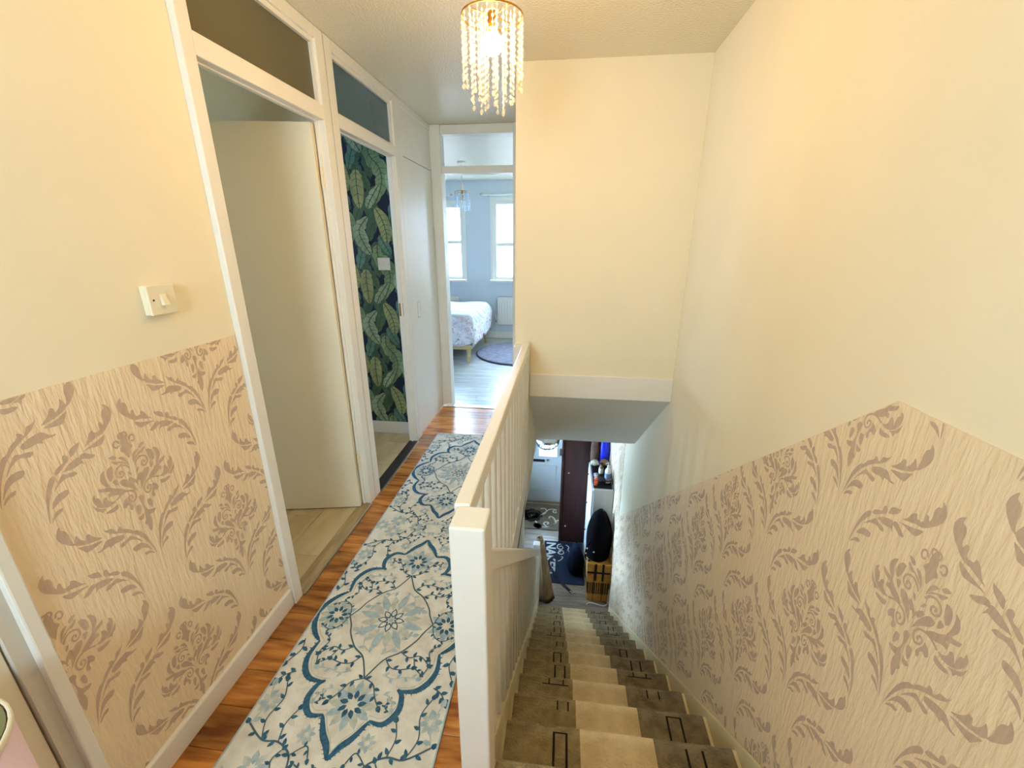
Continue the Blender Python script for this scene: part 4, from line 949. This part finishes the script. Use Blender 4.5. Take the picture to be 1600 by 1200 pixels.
M['tanwool']=mat('tan_wool',S(140,108,72),.95,var=.3,vscale=30,bump=.5,bscale=60,dist=.01)
def lump(name,c,r,label,cat,m,seed,sz=(1,1,1),group=None):
    rr=random.Random(seed); ph=[rr.uniform(0,6) for _ in range(6)]; V=[];F=[];n,h=18,10
    for i in range(h+1):
        t=PI*i/h
        for k in range(n):
            a=2*PI*k/n; q=1+.12*math.sin(3*a+ph[0]+2*t)+.09*math.sin(5*a+ph[1])*math.sin(2*t+ph[2])
            V.append((c[0]+r*q*sz[0]*math.sin(t)*math.cos(a),c[1]+r*q*sz[1]*math.sin(t)*math.sin(a),c[2]+r*sz[2]*(1-math.cos(t))))
    for i in range(h):
        for k in range(n): F.append((i*n+k,i*n+(k+1)%n,(i+1)*n+(k+1)%n,(i+1)*n+k))
    o=mk(name,V,F,m,smooth=True); return tag(o,label,cat,group)
lump('woollen_glove',(.475,4.86,zt+.07),.05,'cream woollen glove at the back of the wire tray','glove',M['wool'],1,(1,1,.7))
lump('woollen_hat',(.592,4.89,zt+.06),.052,'tan woollen hat at the back of the wire tray','hat',M['tanwool'],2,(1,1,.8))
lump('dark_purse',(.545,4.57,zt+.007),.05,'dark purse lying in the middle of the wire tray','purse',M['leather'],3,(1.0,1.4,.6))
lump('lavender_pouch',(.482,4.68,zt+.007),.03,'small lavender pouch beside the orange can','pouch',mat('lavender_cloth',S(168,156,176),.9),4,(1,1,.9))
# bags hung above the cabinet on the dark door
M['bluebag']=mat('bright_blue_plastic',S(24,40,190),.35,bump=.5,bscale=9,dist=.03)
M['brownbag']=mat('brown_plaid_cloth',S(104,78,66),.9,var=.35,vscale=16)
def hung_bag(name,x0,x1,y0,y1,z0,z1,m,label,cat):
    o=thing(name,((x0+x1)/2,(y0+y1)/2,z0),label,cat); V=[];F=[];n=14;h=8
    for i in range(h+1):
        t=i/h; w=.72+.28*math.sin(PI*min(1,.15+t*.8)); 
        for k in range(n):
            a=2*PI*k/n; q=1+.05*math.sin(4*a+t*6)
            V.append(((x0+x1)/2+(x1-x0)/2*w*q*abs(math.cos(a))**.6*(1 if math.cos(a)>0 else -1),(y0+y1)/2+(y1-y0)/2*w*q*math.sin(a),z0+(z1-z0)*t))
    for i in range(h):
        for k in range(n): F.append((i*n+k,i*n+(k+1)%n,(i+1)*n+(k+1)%n,(i+1)*n+k))
    F.append(tuple(range(n))[::-1]); F.append(tuple(h*n+k for k in range(n)))
    mk('body',V,F,m,o,smooth=True)
    MB().tube(catmull([((x0+x1)/2-.04,(y0+y1)/2,z1-.01),((x0+x1)/2-.02,(y0+y1)/2+.02,z1+.07),((x0+x1)/2+.02,(y0+y1)/2+.02,z1+.07),((x0+x1)/2+.04,(y0+y1)/2,z1-.01)],4),.006,6).build('handle',m,o)
hung_bag('carrier_bag',.545,.672,4.99,5.10,zt,-.90,M['bluebag'],'bright blue plastic carrier bag standing at the back of the cabinet','bag')
hung_bag('cloth_bag',.43,.53,5.0,5.10,zt,-.91,M['brownbag'],'brown patterned cloth bag beside the blue carrier bag','bag')

# wicker basket
M['wicker']=mat('honey_wicker',S(196,138,58),.6,var=.25,vscale=30,rnd=.12); M['wickerd']=mat('dark_wicker',S(74,50,26),.7,var=.3,vscale=40,rnd=.1)
bk=thing('wicker_basket',(.54,4.25,ZG),'tall honey wicker basket with dark woven band and straps by the stair wall','basket')
bx0,bx1,by0,by1=.425,.66,4.12,4.375; nr=26
for i in range(nr):
    z=ZG+.012+i*.0215; fl_=.0 + .018*i/nr; dk= 5<=i<=12
    a0,a1,b0_,b1_=bx0-fl_*.9,min(bx1+fl_,.672),by0-fl_,by1
    MB().tube([(a0,b0_,z),(a1,b0_,z),(a1,b1_,z),(a0,b1_,z),(a0,b0_,z)],.0118,6,cap=False).build('woven_row',M['wickerd'] if dk else M['wicker'],bk)
for i in range(9):
    x=bx0+.012+i*(bx1-bx0-.03)/8; MB().tube([(x,by0-.008,ZG+.01),(x-.004,by0-.030,ZG+.55)],.0045,5).build('stake',M['wickerd'] if i%4==2 else M['wicker'],bk)
box('liner',bx0,bx1-.002,by0+.004,by1-.004,ZG+.01,ZG+.54,M['wicker'],bk)
for x in (.50,.585): box('strap',x-.012,x+.012,by0-.036,by0-.028,ZG+.33,ZG+.565,M['leather'],bk)
box('strap_bar',.40,.668,by0-.034,by0-.027,ZG+.43,ZG+.45,M['leather'],bk)
# black backpack on the basket
M['bpack']=mat('black_nylon',S(9,8,14),.9,spec=.1,var=.2,vscale=20,bump=.5,bscale=12,dist=.02)
bp=thing('backpack',(.53,4.25,-2.07),'black nylon backpack slumped on the wicker basket','backpack')
V=[];F=[];n=20;h=12
for i in range(h+1):
    t=i/h; z=-2.07+.62*t; w=max(.152*math.sqrt(max(0,1-max(0,(t-.35)/.66)**2.2)),.02)*(.9+.1*math.sin(PI*t)); d_=max(.115*math.sqrt(max(0,1-max(0,(t-.45)/.56)**2)),.02)
    for k in range(n):
        a=2*PI*k/n; q=1+.04*math.sin(3*a+t*5)
        V.append((.518+w*q*math.cos(a)+.01*t,4.245+d_*q*math.sin(a)+.03*t,z))
for i in range(h):
    for k in range(n): F.append((i*n+k,i*n+(k+1)%n,(i+1)*n+(k+1)%n,(i+1)*n+k))
F.append(tuple(range(n))[::-1]); F.append(tuple(h*n+k for k in range(n)))
mk('body',V,F,M['bpack'],bp,smooth=True)
MB().tube(catmull([(.44,4.13,-1.75),(.38,4.10,-1.85),(.37,4.11,-2.0),(.42,4.13,-2.06)],4),.011,6).build('strap',M['bpack'],bp)
MB().tube(catmull([(.50,4.26,-1.47),(.51,4.24,-1.43),(.54,4.24,-1.43),(.55,4.26,-1.47)],4),.007,6).build('grab_loop',M['bpack'],bp)
box('logo_tag',.455,.47,4.112,4.118,-1.93,-1.915,M['white_plastic'],bp)
for x,z in ((.385,-1.86),(.375,-1.93),(.40,-2.03)): box('buckle',x-.012,x+.004,4.09,4.10,z-.008,z+.012,M['white_plastic'],bp)
# blue holdall on the mat
M['navybag']=mat('navy_holdall',S(4,8,18),.85,spec=.15,col2=S(8,20,42),vscale=7,bump=.5,bscale=12,dist=.02)
hb=thing('holdall',(.275,4.55,ZG+.013),'navy blue holdall with long strap lying on the slogan mat','bag')
V=[];F=[]
for i in range(h+1):
    t=i/h; z=ZG+.0135+.40*t; w=.125*(math.sin(PI*(.18+.72*t)))**.7*(1-.25*t); d_=.14*(math.sin(PI*(.18+.7*t)))**.7
    for k in range(n):
        a=2*PI*k/n; q=1+.06*math.sin(3*a+t*4)
        V.append((.285+w*q*math.cos(a),4.56+d_*q*math.sin(a),z))
for i in range(h):
    for k in range(n): F.append((i*n+k,i*n+(k+1)%n,(i+1)*n+(k+1)%n,(i+1)*n+k))
F.append(tuple(range(n))[::-1]); F.append(tuple(h*n+k for k in range(n)))
mk('body',V,F,M['navybag'],hb,smooth=True)
def strapmb(pts,w,m,nm,p):
    q=catmull(pts,5); mb=MB(); 
    L_=ribbon([(a,b_) for a,b_,c in q],w)
    for i,f in enumerate(L_):
        za,zb=q[i][2],q[i+1][2]; f4=[(f[0][0],f[0][1],za),(f[1][0],f[1][1],zb),(f[2][0],f[2][1],zb),(f[3][0],f[3][1],za)]
        mb.add(f4+[(a,b_,c+.006) for a,b_,c in f4],[(0,1,2,3),(7,6,5,4),(0,4,5,1),(1,5,6,2),(2,6,7,3),(3,7,4,0)])
    mb.build(nm,m,p)
strapmb([(.2,4.72,ZG+.2),(.10,4.76,ZG+.06),(-.0,4.78,ZG+.02),(-.06,4.66,ZG+.015),(.02,4.48,ZG+.015),(.12,4.33,ZG+.015),(.24,4.20,ZG+.004)],.035,M['leather'],'shoulder_strap',hb)
MB().tube([(.22,4.215,ZG+.012),(.255,4.185,ZG+.012),(.27,4.20,ZG+.012)],.008,6).build('buckle',M['steel'],hb)
# coat on the lower newel
M['coat']=mat('taupe_coat',S(150,128,96),.9,col2=S(122,100,72),vscale=5,bump=.5,bscale=20,dist=.01)
ct=thing('coat',(-.10,3.93,-2.5),'taupe brown coat hanging on the lower newel post','coat')
V=[];F=[];n=22;h=14
for i in range(h+1):
    t=i/h; z=-1.655-.86*t; cx_=-.165+.085*t; w=.022+.06*t**.8; d_=.03+.055*t**.7
    for k in range(n):
        a=2*PI*k/n; q=1+.16*t*math.sin(4*a+1.0)+.08*t*math.sin(7*a+2)
        V.append((cx_+.016+w*q*math.cos(a),3.975+d_*q*math.sin(a),z))
for i in range(h):
    for k in range(n): F.append((i*n+k,i*n+(k+1)%n,(i+1)*n+(k+1)%n,(i+1)*n+k))
F.append(tuple(range(n))[::-1]); F.append(tuple(h*n+k for k in range(n)))
mk('body',V,F,M['coat'],ct,smooth=True)
MB().tube(catmull([(-.12,3.90,-1.70),(-.09,3.885,-1.95),(-.07,3.87,-2.2),(-.06,3.87,-2.48)],4),.012,6).build('front_edge',M['coat'],ct,smooth=True)
MB().lathe([(.03,0),(.042,.012),(.036,.03),(.026,.026)],(-.16,3.94,-1.675),14).build('collar',M['coat'],ct,smooth=True)
# shoe at the stair foot
sh=thing('black_shoe',(-.09,4.06,ZG),'black shoe on the floor under the hanging coat','shoe')
V=[];F=[];n=12
prof=[(-.12,.03,.05),(-.09,.037,.075),(-.03,.036,.07),(.03,.042,.05),(.08,.045,.04),(.115,.035,.03),(.13,.01,.02)]
for (u,w,hh) in prof:
    for k in range(n):
        a=2*PI*k/n; V.append((-.09+u*.8,4.08+w*math.cos(a),ZG+.012+max(0,hh*(.5+.5*math.sin(a)))))
for i in range(len(prof)-1):
    for k in range(n): F.append((i*n+k,i*n+(k+1)%n,(i+1)*n+(k+1)%n,(i+1)*n+k))
F.append(tuple(range(n))[::-1]); F.append(tuple((len(prof)-1)*n+k for k in range(n)))
mk('upper',V,F,M['black'],sh,smooth=True); box('sole',-.19,.012,4.04,4.12,ZG,ZG+.016,M['black'],sh,bevel=.006)
# white cable by the basket
cl=MB().tube(catmull([(.41,4.045,ZG+.005),(.46,4.075,ZG+.005),(.54,4.06,ZG+.005),(.60,4.045,ZG+.005),(.645,4.06,ZG+.005),(.665,4.09,ZG+.01),(.668,4.10,ZG+.2)],5),.005,6).build('white_cable',M['white_plastic'],smooth=True)
tag(cl,'thin white cable on the floor in front of the wicker basket','cable')
